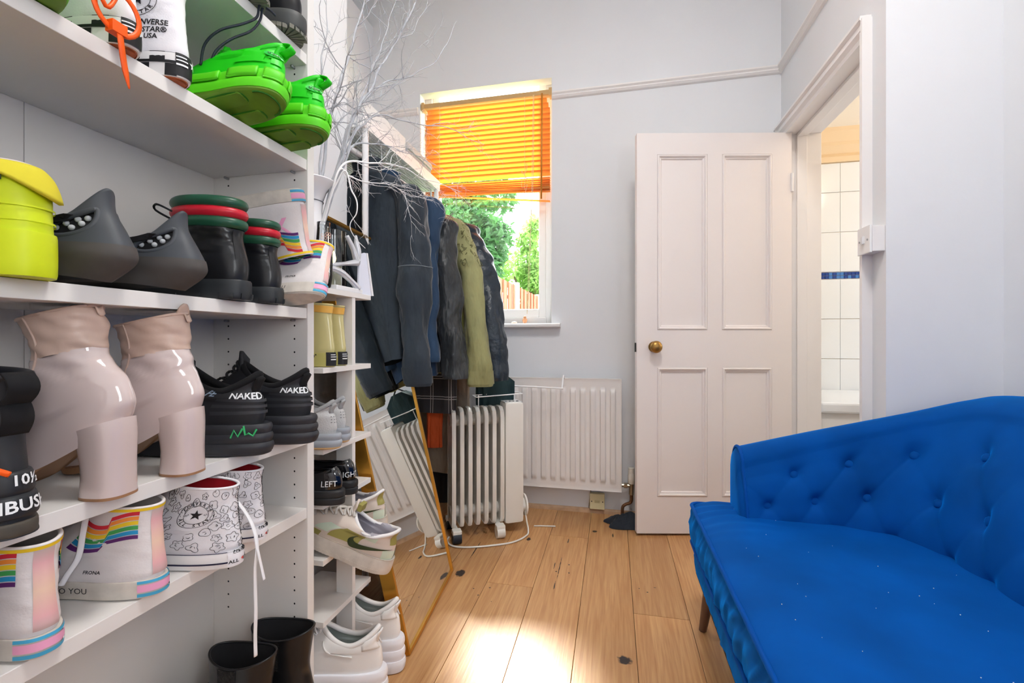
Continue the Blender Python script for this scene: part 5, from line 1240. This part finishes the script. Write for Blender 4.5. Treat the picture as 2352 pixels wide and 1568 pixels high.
# --- black ambush boot
def ambush():
    r = shoe_root('combat_sneaker', 'black high sneaker with size and brand lettering on its heel', (-.672, .388, z3+.0005), math.radians(-2), 0, 0, .95, 'shoe')
    h = .05
    S = Surf([(.004, .278, .036, .044, h-.01, h-.01, 0, 2.4), (0, .277, .039, .046, h+.012, h+.008, 0, 2.3), (0, .26, .039, .044, h+.032, h+.024, .003, 2.2), (.004, .21, .037, .04, h+.06, h+.058, 0, 2.1), (.006, .165, .036, .037, h+.088, h+.09, 0, 2.0), (.008, .14, .036, .035, h+.115, h+.12, 0, 2.0), (.0, .132, .038, .036, h+.142, h+.15, 0, 2.0)])
    upper(r, S, M_bk, M_bki, inner_t=1.2, rim=.005)
    so = Surf([(-.012, .284, .043, .049, 0, .003, 0, 2.6), (-.008, .284, .041, .049, .02, .02, 0, 2.6), (-.012, .286, .044, .05, .026, .024, 0, 2.6), (-.010, .286, .043, .05, .046, .042, 0, 2.5), (-.006, .284, .041, .049, .050, .046, 0, 2.5), (-.008, .284, .042, .049, .056, .050, 0, 2.5), (-.006, .282, .041, .048, .074, .06, 0, 2.4), (-.001, .279, .038, .046, .078, .062, 0, 2.4)])
    s_ = solid(r, so, mat('black_rubber', rgb(40, 42, 46), .5), 'sole'); solid(r, Surf(flat_sole(-.0002, .018, .284, .0425, .0495, -.0135)), mat('worn_black_rubber', rgb(78, 72, 64), .7, var=.3, vscale=30), 'outsole')
    decal_text(s_, so, 'AMBUSH', .020, M_pr_w, PI*.98, 2.55, off=.002); decal_text(s_, so, '10\u00bd', .017, M_pr_w, PI*1.04, 5.6, off=.002)
    for t, l in ((5.5, .018), (4.2, .010)):
        p = S.ev(PI, t, 0); MB().grid(lambda a, b: p+Vector((-l*math.sin(PI*b*.9), (a-.5)*.03, -.02+.036*b)), 4, 10).build('pull_tab', M_bki, r, smooth=True, fix=False).modifiers.new('s', 'SOLIDIFY').thickness = .003
    MB().tube(spline([(.05, .04, .13), (.02, .042, .11), (-.004, .030, .092), (-.012, .012, .078)], 5), .0036, 7).build('zip_tie', M_orange, r, smooth=True)
    laces(r, S, M_bki, 3, 5.6, 6, .45)
ambush()
# --- black chelsea boots at the bottom
def chelsea(label, loc, rz):
    r = shoe_root('chelsea_boot', label, loc, rz, 0, 0, 1.05, 'boot', 'black ankle boots at the bookcase bottom')
    S = Surf([(.004, .28, .035, .044, .02, .02, 0, 2.4), (0, .279, .038, .046, .045, .038, 0, 2.3), (.002, .262, .037, .044, .066, .055, .003, 2.2), (.010, .205, .036, .04, .094, .086, 0, 2.1), (.016, .155, .037, .037, .122, .122, 0, 2.0), (.012, .148, .040, .038, .160, .16, 0, 2.0), (.004, .150, .043, .040, .205, .200, -.010, 2.0)])
    upper(r, S, M_lea, M_dark, inner_t=1.2, rim=.0022)
    solid(r, Surf(flat_sole(.0, .022, .284, .039, .048, -.004)), M_lug, 'sole'); solid(r, Surf([(-.005, .075, .039, .036, -.0005, -.0005, 0, 2.6), (-.005, .075, .039, .036, .024, .024, 0, 2.6)]), M_lug, 'heel')
    for sg in (1, -1):
        mb = MB(); S.grid(mb, PI*.5*1-.30 if sg > 0 else PI*1.5-.30, PI*.5+.30 if sg > 0 else PI*1.5+.30, 8, 4.2, 5.95, 12, .0012); mb.build('elastic_gusset', mat('black_elastic', rgb(24, 24, 26), .8, bump=.4, bscale=300), r, smooth=True, fix=False)
chelsea('black leather ankle boot with its open shaft nearer the viewer', (-.682, .815, ZB+.001), math.radians(0))
chelsea('black leather ankle boot against the bookcase side panel', (-.660, .911, ZB+.001), math.radians(2))
# --- black lug boots on the top shelf
def lugboot(label, loc, rz):
    r = shoe_root('lug_boot', label, loc, rz, 0, 0, 1.02, 'boot', 'black lug sole boots on the top shelf')
    S = Surf([(.004, .278, .037, .046, .034, .03, 0, 2.4), (0, .277, .041, .048, .055, .046, 0, 2.3), (.0, .262, .041, .046, .075, .062, .002, 2.2), (.006, .205, .039, .042, .1, .092, 0, 2.1), (.012, .155, .038, .038, .13, .13, 0, 2.0), (.008, .148, .041, .039, .19, .19, 0, 2.0)])
    upper(r, S, M_lea, M_dark, inner_t=1.2)
    so = Surf([(-.006, .284, .042, .05, .006, .008, 0, 2.6), (-.010, .288, .045, .053, .012, .012, 0, 2.6), (-.010, .288, .045, .053, .040, .036, 0, 2.6), (-.002, .28, .04, .048, .043, .039, 0, 2.6)]); s_ = solid(r, so, mat('grey_black_rubber', rgb(70, 72, 72), .55, var=.15), 'sole')
    for k in range(15):
        a = PI*.44+k*PI*1.12/14; c_ = Vector((.045, 0, 0)); d = Vector((math.cos(a), math.sin(a), 0)); sd = Vector((-d.y, d.x, 0))
        r1 = .052 if abs(math.sin(a)) < .6 else .044
        q = [c_+d*.018-sd*.0012, c_+d*r1-sd*.0048, c_+d*r1+sd*.0048, c_+d*.018+sd*.0012]
        MB().prism([(p.x, p.y) for p in q], 'z', 0, .009).build('lug', mat('tan_grey_lug', rgb(120, 118, 108), .7, var=.2), s_)
    for k in range(7):
        for sg in (1, -1): MB().prism([(.10+.025*k, sg*.008), (.118+.025*k, sg*.008), (.118+.025*k, sg*.042), (.10+.025*k, sg*.042)], 'z', 0, .009).build('lug', mat('tan_grey_lug', (0, 0, 0)), s_)
lugboot('black lug sole boot at the right end of the top shelf', (-.690, .898, SH[0]+.0008), math.radians(0))
lugboot('black lug sole boot second from the right on the top shelf', (-.690, .780, SH[0]+.0008), math.radians(0))
tag(MB().tube(spline([(-.700, .835, SH[0]+.004), (-.700, .815, SH[0]+.003), (-.708, .80, SH[0]+.002), (-.706, .79, SH[0]-.03), (-.72, .77, SH[0]-.055), (-.75, .745, SH[0]-.08), (-.775, .735, SH[0]-.11), (-.785, .735, SH[0]-.15)], 6), .0024, 6).tube(spline([(-.700, .835, SH[0]+.003), (-.700, .82, SH[0]+.003), (-.708, .808, SH[0]+.001), (-.705, .798, SH[0]-.03), (-.715, .785, SH[0]-.06), (-.74, .76, SH[0]-.09), (-.76, .745, SH[0]-.12), (-.77, .742, SH[0]-.15)], 6), .0024, 6).build('boot_lace', mat('ink_lace', rgb(34, 40, 54), .6), smooth=True), 'dark boot lace dangling from the top shelf onto the neon runner', 'bootlace')
# ------------------------------------------------------------------ shoes on the narrow tower
def yellow_clear(label, loc, rz):
    r = shoe_root('high_top', label, loc, rz, 0, 0, .98, 'shoe', 'translucent yellow high tops', .66); S = Surf(HI); so = Surf(flat_sole(.001, .038))
    upper(r, S, mat('pale_yellow_film', rgb(222, 212, 150), .25, coat=.5, transl=.25), mat('grey_sock', rgb(168, 160, 156), .9), inner_t=1.2)
    s_ = solid(r, so, mat('lemon_rubber', rgb(206, 198, 120), .35, transl=.2), 'sole')
    mb = MB(); S.grid(mb, .4, 2*PI-.4, 44, 5.15, 5.8, 4, .0012); mb.build('collar_band', mat('amber_band', rgb(232, 180, 84), .4), r, smooth=True, fix=False)
    w = S.wrap(PI*.5, 3.5)
    decal_strip(r, S, PI*.52, 3.3, lambda a: -.005-.045*(1-a)**1.5*0+.008, lambda a: .050, -.07, .034, mat('grey_film', rgb(184, 178, 174), .3), 14, .0012, 'side_panel', 6)
    heel_box(r, S, so, s_, w=.55); decal_text(r, so, '"VULCANIZED"', .0135, M_ink, PI*.60, 1.75)
    laces(r, S, M_lacew, 3.2, 5.6, 5, .42)
    MB().tube(spline([(.135, .0, .172), (.11, .03, .192), (.085, .03, .184), (.10, .02, .17)], 5), .0022, 6).build('loose_lace', M_lacew, r, smooth=True)
yellow_clear('translucent yellow high top nearest on the upper tower shelf', (-.715, 1.066, UZ[1]+.0005), 0)
yellow_clear('translucent yellow high top touching the tower spine', (-.722, 1.129, UZ[1]+.0005), 0)
M_gr = mat('pale_grey_suede', rgb(196, 196, 196), .85, bump=.2, bscale=300, var=.06); M_gs = mat('grey_blue_sole', rgb(160, 166, 174), .5); M_gum = mat('gum_sole', rgb(222, 186, 132), .5)
for lb_, y, rz in (('grey running shoe with gum sole nearest on the tower', 1.046, 3), ('grey running shoe with gum sole next to the tower spine', 1.118, 2)):
    r, S, so, sm, bo, ob = runner('running_shoe', lb_, (-.695-.02*(y > 1.1), y, UZ[2]+.0005), math.radians(rz), 0, 0, .93, M_gr, M_gs, M_gum, mat('grey_mesh', rgb(110, 112, 114), .9), mat('grey_mesh2', rgb(176, 178, 180), .9, bump=.5, bscale=500), group='grey running shoes', wide=.74, lay=2, mid_h=.042)
    w = S.wrap(PI*.97, 2.4)
    MB().add([v for i in range(3) for j in range(3) for v in [w(-.012+.009*i+.003*math.cos(a), -.006+.008*j+.003*math.sin(a)*.5, .001) for a in (0, 1.57, 3.14, 4.71)]], [tuple(range(4*k, 4*k+4)) for k in range(9)]).build('perforation', mat('grey_dark', rgb(120, 120, 122), .8), r, fix=False)
M_plea = mat('patent_black', rgb(16, 17, 20), .08, coat=1)
def loafer(label, loc, rz, word):
    r = shoe_root('derby_shoe', label, loc, rz, 0, 0, 1.0, 'shoe', 'black patent shoes with white lettering', .82)
    S = Surf([(.004, .276, .036, .042, .03, .03, 0, 2.4), (0, .275, .039, .044, .048, .042, 0, 2.3), (.001, .25, .039, .042, .062, .055, .003, 2.2), (.006, .19, .036, .036, .080, .075, 0, 2.1), (.016, .15, .031, .031, .092, .085, -.014, 2.0)])
    upper(r, S, M_plea, M_dark, inner_t=1.0, rim=.0022)
    so = Surf([(-.005, .282, .041, .047, 0, .002, 0, 2.6), (-.006, .283, .042, .048, .006, .006, 0, 2.6), (-.006, .283, .042, .048, .016, .016, 0, 2.6), (-.003, .281, .0405, .0465, .018, .018, 0, 2.6), (-.006, .283, .042, .048, .020, .020, 0, 2.6), (-.006, .283, .042, .048, .034, .032, 0, 2.6), (-.001, .278, .039, .045, .037, .035, 0, 2.5)]); solid(r, so, mat('matt_black_rubber', rgb(36, 37, 40), .5), 'sole')
    decal_text(r, S, word, .0205, M_pr_w, PI*.80 if len(word) < 5 else PI*.87, 1.35, bold=False, off=.0014)
loafer('black patent shoe lettered LEFT on the tower', (-.680, 1.046, UZ[3]+.0005), 0, 'LEFT')
loafer('black patent shoe lettered RIGHT behind its left partner', (-.690, 1.124, UZ[3]+.0005), math.radians(2), 'RIGHT')
M_bei = mat('sand_leather', rgb(222, 208, 196), .5, var=.04); M_oli = mat('olive_leather', rgb(160, 152, 84), .5); M_mint = mat('mint_leather', rgb(212, 226, 206), .45); M_swo = mat('dark_green_leather', rgb(56, 66, 40), .4)
def court(label, loc, rz, tilt, roll=0):
    r = shoe_root('court_sneaker', label, loc, rz, tilt, roll, 1.0, 'shoe', 'olive and mint court sneakers')
    h = .036
    S = Surf([(.004, .284, .036, .045, h-.008, h-.008, 0, 2.4), (0, .283, .039, .047, h+.012, h+.008, 0, 2.35), (.001, .266, .039, .046, h+.028, h+.026, .004, 2.25), (.004, .21, .037, .041, h+.044, h+.054, 0, 2.1), (.010, .158, .036, .036, h+.060, h+.072, -.008, 2.0), (.004, .135, .036, .034, h+.080, h+.082, -.026, 2.0)])
    upper(r, S, M_bei, mat('lilac_grey_lining', rgb(176, 172, 182), .9), inner_t=1.0, rim=.0048, rim_m=M_rubw, th=.007)
    so = Surf(flat_sole(.0, .040, .288, .042, .050, -.006, 2.5)); s_ = solid(r, so, M_dirty, 'sole')
    for k in range(44):
        a = .25+k*(PI-.9)/43
        mb = MB(); so.grid(mb, a-.012, a+.012, 1, .5, 1.25, 1, .0006); mb.build('toe_rib', M_dirty, s_, fix=False).modifiers.new('s', 'SOLIDIFY').thickness = .002
    mb = MB(); so.grid(mb, 0, 2*PI, 60, 2.3, 2.42, 1, .0008); mb.build('stitch_line', mat('tan_stitch', rgb(170, 150, 130), .8), s_, smooth=True, fix=False)
    for sg in (1, -1):
        f = lambda p: p if sg > 0 else 2*PI-p
        for a0, a1, t0, t1, m, nm in ((.80, .985, .2, 2.0, M_mint, 'heel_panel'), (.86, 1.0, 2.9, 4.9, M_oli, 'heel_cap'), (.44, .60, 1.3, 3.0, M_oli, 'quarter_panel'), (.12, .40, .35, 1.4, M_oli, 'mudguard'), (.33, .43, 1.6, 2.7, M_mint, 'eyestay_panel'), (.60, .70, 2.6, 3.6, M_mint, 'collar_panel')):
            mb = MB(); p0, p1 = sorted((f(a0*PI), f(a1*PI))); S.grid(mb, p0, p1, 12, t0, t1, 8, .0014); mb.build(nm, m, r, smooth=True, fix=False)
        # curved tick on the side panel
        w = S.wrap(f(.66*PI), 1.75)
        lo = [(-.040, .020), (-.052, .004), (-.044, -.013), (-.022, -.014), (.022, -.003), (.066, .010)]; hi = [(-.040, .020), (-.042, .008), (-.034, .0005), (-.018, -.001), (.022, .004), (.066, .0105)]
        def tick(a, b):
            p, q = crv(lo, a*5), crv(hi, a*5); return w((p[0]+(q[0]-p[0])*b)*sg, p[1]+(q[1]-p[1])*b, .0034)
        MB().grid(tick, 30, 4).build('side_tick', M_swo, r, smooth=True, fix=False)
    tongue(r, S, M_bei, 3.2, 5.0, .5, ext=.034)
    MB().box((.118, -.014, h+.088), (.130, .014, h+.108), .002).build('tongue_label', M_oli, r)
    laces(r, S, mat('putty_lace', rgb(206, 200, 194), .8), 2.4, 4.8, 6, .55, r=.0030)
court('olive and mint court sneaker tipping off the tower shelf', (-.580, 1.098, UZ[4]-.046), math.radians(3), math.radians(-20))
court('olive and sand court sneaker partly hidden behind its partner', (-.660, 1.234, UZ[4]+.0008), math.radians(0), 0)
M_cw = mat('white_chunky', rgb(240, 238, 236), .5, var=.02); M_cws = mat('white_foam_sole', rgb(242, 242, 248), .4)
for lb_, x, y, rz in (('white chunky platform sneaker in front of the tower foot', -.600, 1.110, 10), ('white chunky platform sneaker beside the mirror frame', -.612, 1.2365, 2)):
    r, S, so, sm, bo, ob = runner('platform_sneaker', lb_, (x, y, .0003), math.radians(rz), 0, 0, 1.08, M_cw, M_cws, M_cws, mat('pale_grey_lining', rgb(176, 184, 180), .9), M_cw, group='white platform sneakers', lay=3, mid_h=.090, ht=1.15, lace_m=M_lacew, lace_bow=True, wide=.86)
    for sg in (1, -1):
        w = S.wrap(PI+sg*.62, 4.3)
        o = MB().grid(lambda a, b: w((a-.5)*.036, -.022+.034*b, .004+.005*math.sin(PI*a)*math.sin(PI*b)), 8, 8).build('ankle_pad', M_cw, r, smooth=True, fix=False); o.modifiers.new('s', 'SOLIDIFY').thickness = .003
    for sg in (1, -1):
        pts = [S.ev(PI*(.30+.05*k) if sg > 0 else 2*PI-PI*(.30+.05*k), 4.0-.45*k+.03*k*k, .002) for k in range(8)]
        MB().tube(spline(pts, 3), .0022, 6).build('overlay_seam', M_cw, r, smooth=True, fix=False)
# ------------------------------------------------------------------ vase with white branches and things on the tower top
ZT = UZ[0]
M_por = mat('white_porcelain', rgb(244, 242, 244), .12, coat=.5)
vase = empty('trumpet_vase', (-.818, 1.108, ZT+.0004), label='tall white porcelain trumpet vase holding the branches', cat='vase')
pr = [(.030, 0), (.033, .004), (.030, .02), (.031, .06), (.035, .11), (.037, .15), (.034, .19), (.031, .22), (.034, .25), (.043, .275), (.058, .293), (.066, .300), (.067, .303), (.064, .303), (.055, .292), (.040, .272), (.030, .25), (.027, .22), (.029, .19), (.031, .15), (.028, .06), (.026, .03), (.002, .03)]
MB().lathe(pr, 40).build('body', M_por, vase, smooth=True)
MB().tube([(.0345*math.cos(2*PI*k/32), .0345*math.sin(2*PI*k/32), .246) for k in range(32)], .0012, 5, closed=True).build('grey_band', mat('grey_glaze', rgb(90, 92, 96), .3), vase)
M_twig = mat('white_twig', rgb(190, 193, 200), .7, var=.14, vscale=40)
M_twig2 = mat('bright_white_twig', rgb(246, 246, 248), .7)
def branch(label, pts, r0, seed, nsub, m, droop=0.0, slen=.22, sub2=2):
    """main stem through world points with random side twigs"""
    rd = random.Random(seed); o = Vector((-.818, 1.108, ZT+.06)); r0 *= 1.15
    P = [Vector((0, 0, 0))]+[Vector(p)-o for p in pts]; sp = spline(P, 10)
    sp = [p+Vector((noise.noise(p*14+Vector((seed, 0, 0))), noise.noise(p*14+Vector((0, seed, 0))), noise.noise(p*14+Vector((0, 0, seed)))))*.010*min(1, i/8) for i, p in enumerate(sp)]
    n = len(sp); mb = MB(); mb.tube(sp, [r0*(1-.82*i/(n-1)) for i in range(n)], 6)
    def twig(p, d, L, r, depth):
        k = 7; pts_ = [p]; q = p.copy(); dd = d.normalized()
        for i in range(k):
            dd = (dd+Vector((rd.gauss(0, .17), rd.gauss(0, .17), rd.gauss(.02-droop, .17)))).normalized(); q = q+dd*L/k; pts_.append(q.copy())
            if depth and rd.random() < .42:
                e = (dd+Vector((rd.gauss(0, .6), rd.gauss(0, .6), rd.gauss(.05-droop, .6)))).normalized(); twig(q.copy(), e, L*rd.uniform(.3, .6), r*.6, depth-1)
        mb.tube(pts_, [r*(1-.72*i/k) for i in range(k+1)], 4)
    for i in range(nsub):
        a = int(n*rd.uniform(.22, .97)); p = sp[min(a, n-1)]; d = sp[min(a+1, n-1)]-sp[max(a-1, 0)]; d.normalize()
        d = (d*.8+Vector((rd.gauss(0, .55), rd.gauss(0, .55), rd.gauss(0, .4)))).normalized()
        twig(p, d, slen*rd.uniform(.5, 1.2), r0*.42*(1-.5*a/n), sub2)
    return tag(mb.build('twig_branch', m, None, smooth=True, loc=o, fix=False), label, 'branch', 'white twigs in the vase')
W_ = world_at
branch('pale twig rising straight up behind the neon runner', [W_(752, 300, 1.28), W_(800, 130, 1.34), W_(838, 0, 1.38), W_(850, -110, 1.4)], .0052, 1, 12, M_twig)
branch('pale twig leaning right and crossing the picture top at its widest', [W_(790, 330, 1.28), W_(868, 170, 1.36), W_(948, 20, 1.42), W_(985, -90, 1.46)], .0050, 2, 13, M_twig)
branch('pale twig forking highest right above the window corner', [W_(800, 300, 1.3), W_(870, 200, 1.4), W_(985, 150, 1.5), W_(1050, 50, 1.56)], .0036, 3, 6, M_twig, 0, .16)
branch('thin pale twig bending toward the blind top', [W_(800, 340, 1.3), W_(860, 270, 1.42), W_(950, 285, 1.5), W_(1040, 300, 1.56), W_(1110, 332, 1.6)], .0034, 4, 9, M_twig, .01, .15)
branch('bright twig drooping over the dark jacket shoulder', [W_(780, 395, 1.26), W_(850, 375, 1.34), W_(920, 385, 1.4), W_(1000, 420, 1.46), W_(1060, 440, 1.5)], .0034, 5, 14, M_twig2, .07, .16)
branch('bright twig hanging down in front of the rack post', [W_(775, 400, 1.25), W_(800, 400, 1.28), W_(835, 415, 1.31), W_(890, 425, 1.36), W_(945, 450, 1.4)], .0030, 6, 12, M_twig2, .09, .14)
branch('long bare twig curling down to the mirror corner', [W_(778, 402, 1.24), W_(806, 436, 1.25), W_(818, 490, 1.25), W_(806, 528, 1.25), W_(838, 570, 1.26)], .0028, 7, 0, M_twig2)
branch('pale twig close to the bookcase edge', [W_(738, 320, 1.24), W_(735, 180, 1.28), W_(750, 60, 1.3), W_(745, -40, 1.3)], .0034, 8, 11, M_twig, 0, .2)
branch('pale twig slanting across the grey alcove wall', [W_(790, 330, 1.3), W_(840, 200, 1.36), W_(880, 90, 1.4), W_(915, -20, 1.44)], .0036, 9, 12, M_twig, 0, .2)
branch('pale twig reaching low toward the blind edge', [W_(795, 360, 1.28), W_(860, 330, 1.36), W_(940, 350, 1.45), W_(1000, 380, 1.5)], .0030, 10, 12, M_twig, .02, .15)
# glass bottle, glass cylinder with candle, sculpture, picture block
def glass():
    m = bpy.data.materials.new('clear_glass'); m.use_nodes = True; N = m.node_tree.nodes; L = m.node_tree.links; N.remove(N['Principled BSDF'])
    t = N.new('ShaderNodeBsdfTransparent'); t.inputs[0].default_value = (.93, .95, .96, 1); g = N.new('ShaderNodeBsdfGlossy'); g.inputs['Roughness'].default_value = .03
    lw = N.new('ShaderNodeFresnel'); lw.inputs[0].default_value = 1.5; x = N.new('ShaderNodeMixShader')
    L.new(lw.outputs[0], x.inputs[0]); L.new(t.outputs[0], x.inputs[1]); L.new(g.outputs[0], x.inputs[2]); L.new(x.outputs[0], N['Material Output'].inputs[0]); return m
M_gl = glass()
bo_ = empty('glass_bottle', (-.750, 1.072, ZT+.0004), label='clear bulbous glass bottle with pale butterfly print', cat='bottle')
MB().lathe([(.003, .002), (.014, .0), (.018, .006), (.021, .03), (.0225, .07), (.022, .10), (.019, .13), (.0165, .16), (.0175, .175), (.0160, .175), (.015, .16), (.0175, .13), (.0205, .10), (.021, .07), (.0195, .03), (.015, .008), (.003, .006)], 28).build('body', M_gl, bo_, smooth=True)
mb = MB()
for a, z in ((-.35, .135), (.25, .14)):
    for s_, q in ((1, .5), (-1, .5), (1, -.6), (-1, -.6)):
        c_ = Vector((.0198*math.cos(a-.6), .0198*math.sin(a-.6), z)); t_ = Vector((-math.sin(a-.6), math.cos(a-.6), 0))
        mb.tube([c_+t_*(s_*.004+.003*math.cos(k))+Vector((0, 0, q*.007+.004*math.sin(k))) for k in range(7)], .0005, 4, closed=True)
mb.build('butterfly_print', mat('peach_print', rgb(236, 190, 170), .6), bo_, fix=False)
cy = empty('candle_jar', (-.812, 1.208, ZT+.0004), label='clear glass cylinder holding a lit cream candle', cat='candle holder')
MB().lathe([(.002, .0), (.036, .0), (.037, .003), (.037, .185), (.0352, .186), (.035, .006), (.002, .006)], 36).build('glass', M_gl, cy, smooth='auto')
can = MB().lathe([(.002, .007), (.029, .007), (.029, .085), (.027, .088), (.012, .084), (.002, .083)], 30).build('candle', mat('cream_wax', rgb(238, 230, 196), .5, sss=.3), cy, smooth='auto')
MB().tube([(0, 0, .083), (.001, 0, .094)], .001, 5).build('wick', M_dark, can)
MB().lathe([(.001, .092), (.006, .099), (.0075, .107), (.005, .118), (.001, .130)], 14).build('flame', mat('flame', (1, .75, .35), .5, emit=(1, .72, .32), estr=1.6), can, smooth=True)
scu = empty('antler_sculpture', (-.735, 1.166, ZT+.0004), label='silver white bone shaped sculpture on a slim white plinth', cat='sculpture')
M_sil = mat('silver_white', rgb(206, 208, 214), .3, metal=.35)
MB().box((-.035, -.075, 0), (.011, .055, .013), .002).build('plinth', M_card, scu)
def limb(pts, rr): return MB().tube(spline(pts, 6), [rr[min(len(rr)-1, int(i/6))]+(rr[min(len(rr)-1, int(i/6)+1)]-rr[min(len(rr)-1, int(i/6))])*((i % 6)/6) for i in range((len(pts)-1)*6+1)], 10)
limb([(-.02, -.070, .058), (-.015, -.05, .060), (-.008, -.02, .052), (.0, .02, .03), (.004, .04, .014)], [.006, .008, .009, .0075, .011]).build('lower_bone', M_sil, scu, smooth=True)
limb([(-.02, -.05, .07), (-.012, 0, .082), (-.004, .05, .093)], [.0065, .0055, .011]).build('forearm', M_sil, scu, smooth=True)
limb([(-.004, .05, .093), (-.008, .035, .13), (-.016, .015, .165)], [.011, .0075, .006]).build('upper_bone', M_sil, scu, smooth=True)
limb([(-.004, .052, .10), (.0, .05, .125), (-.004, .046, .15), (-.005, .044, .172)], [.008, .008, .0075, .003]).build('hand', M_sil, scu, smooth=True)
fr = empty('picture_block', (-.734, 1.246, ZT+.0004), (0, 0, math.radians(-6)), 'white wedge shaped card standing on the tower edge', 'card')
MB().prism([(-.03, 0), (.035, 0), (.030, .006), (.006, .125), (-.001, .127), (-.026, .118)], 'x', -.003, .003).build('board', mat('blue_white_card', rgb(226, 230, 244), .5), fr)
MB().prism([(.030, 0), (.038, 0), (.009, .127), (.004, .127)], 'x', -.006, .007).build('edge', M_card, fr)
# crumbs of lint on the sofa seat
rd = random.Random(9); mb = MB()
for k in range(46):
    u, v = rd.uniform(.06, .9), rd.uniform(.55, .98); p = seat_top(u, v); mb.sphere(p+Vector((0, 0, .0008)), rd.uniform(.0006, .0013), 5)
o = mb.build('lint', mat('white_lint', rgb(225, 232, 240), .9), sofa, fix=False); o['kind'] = 'stuff'
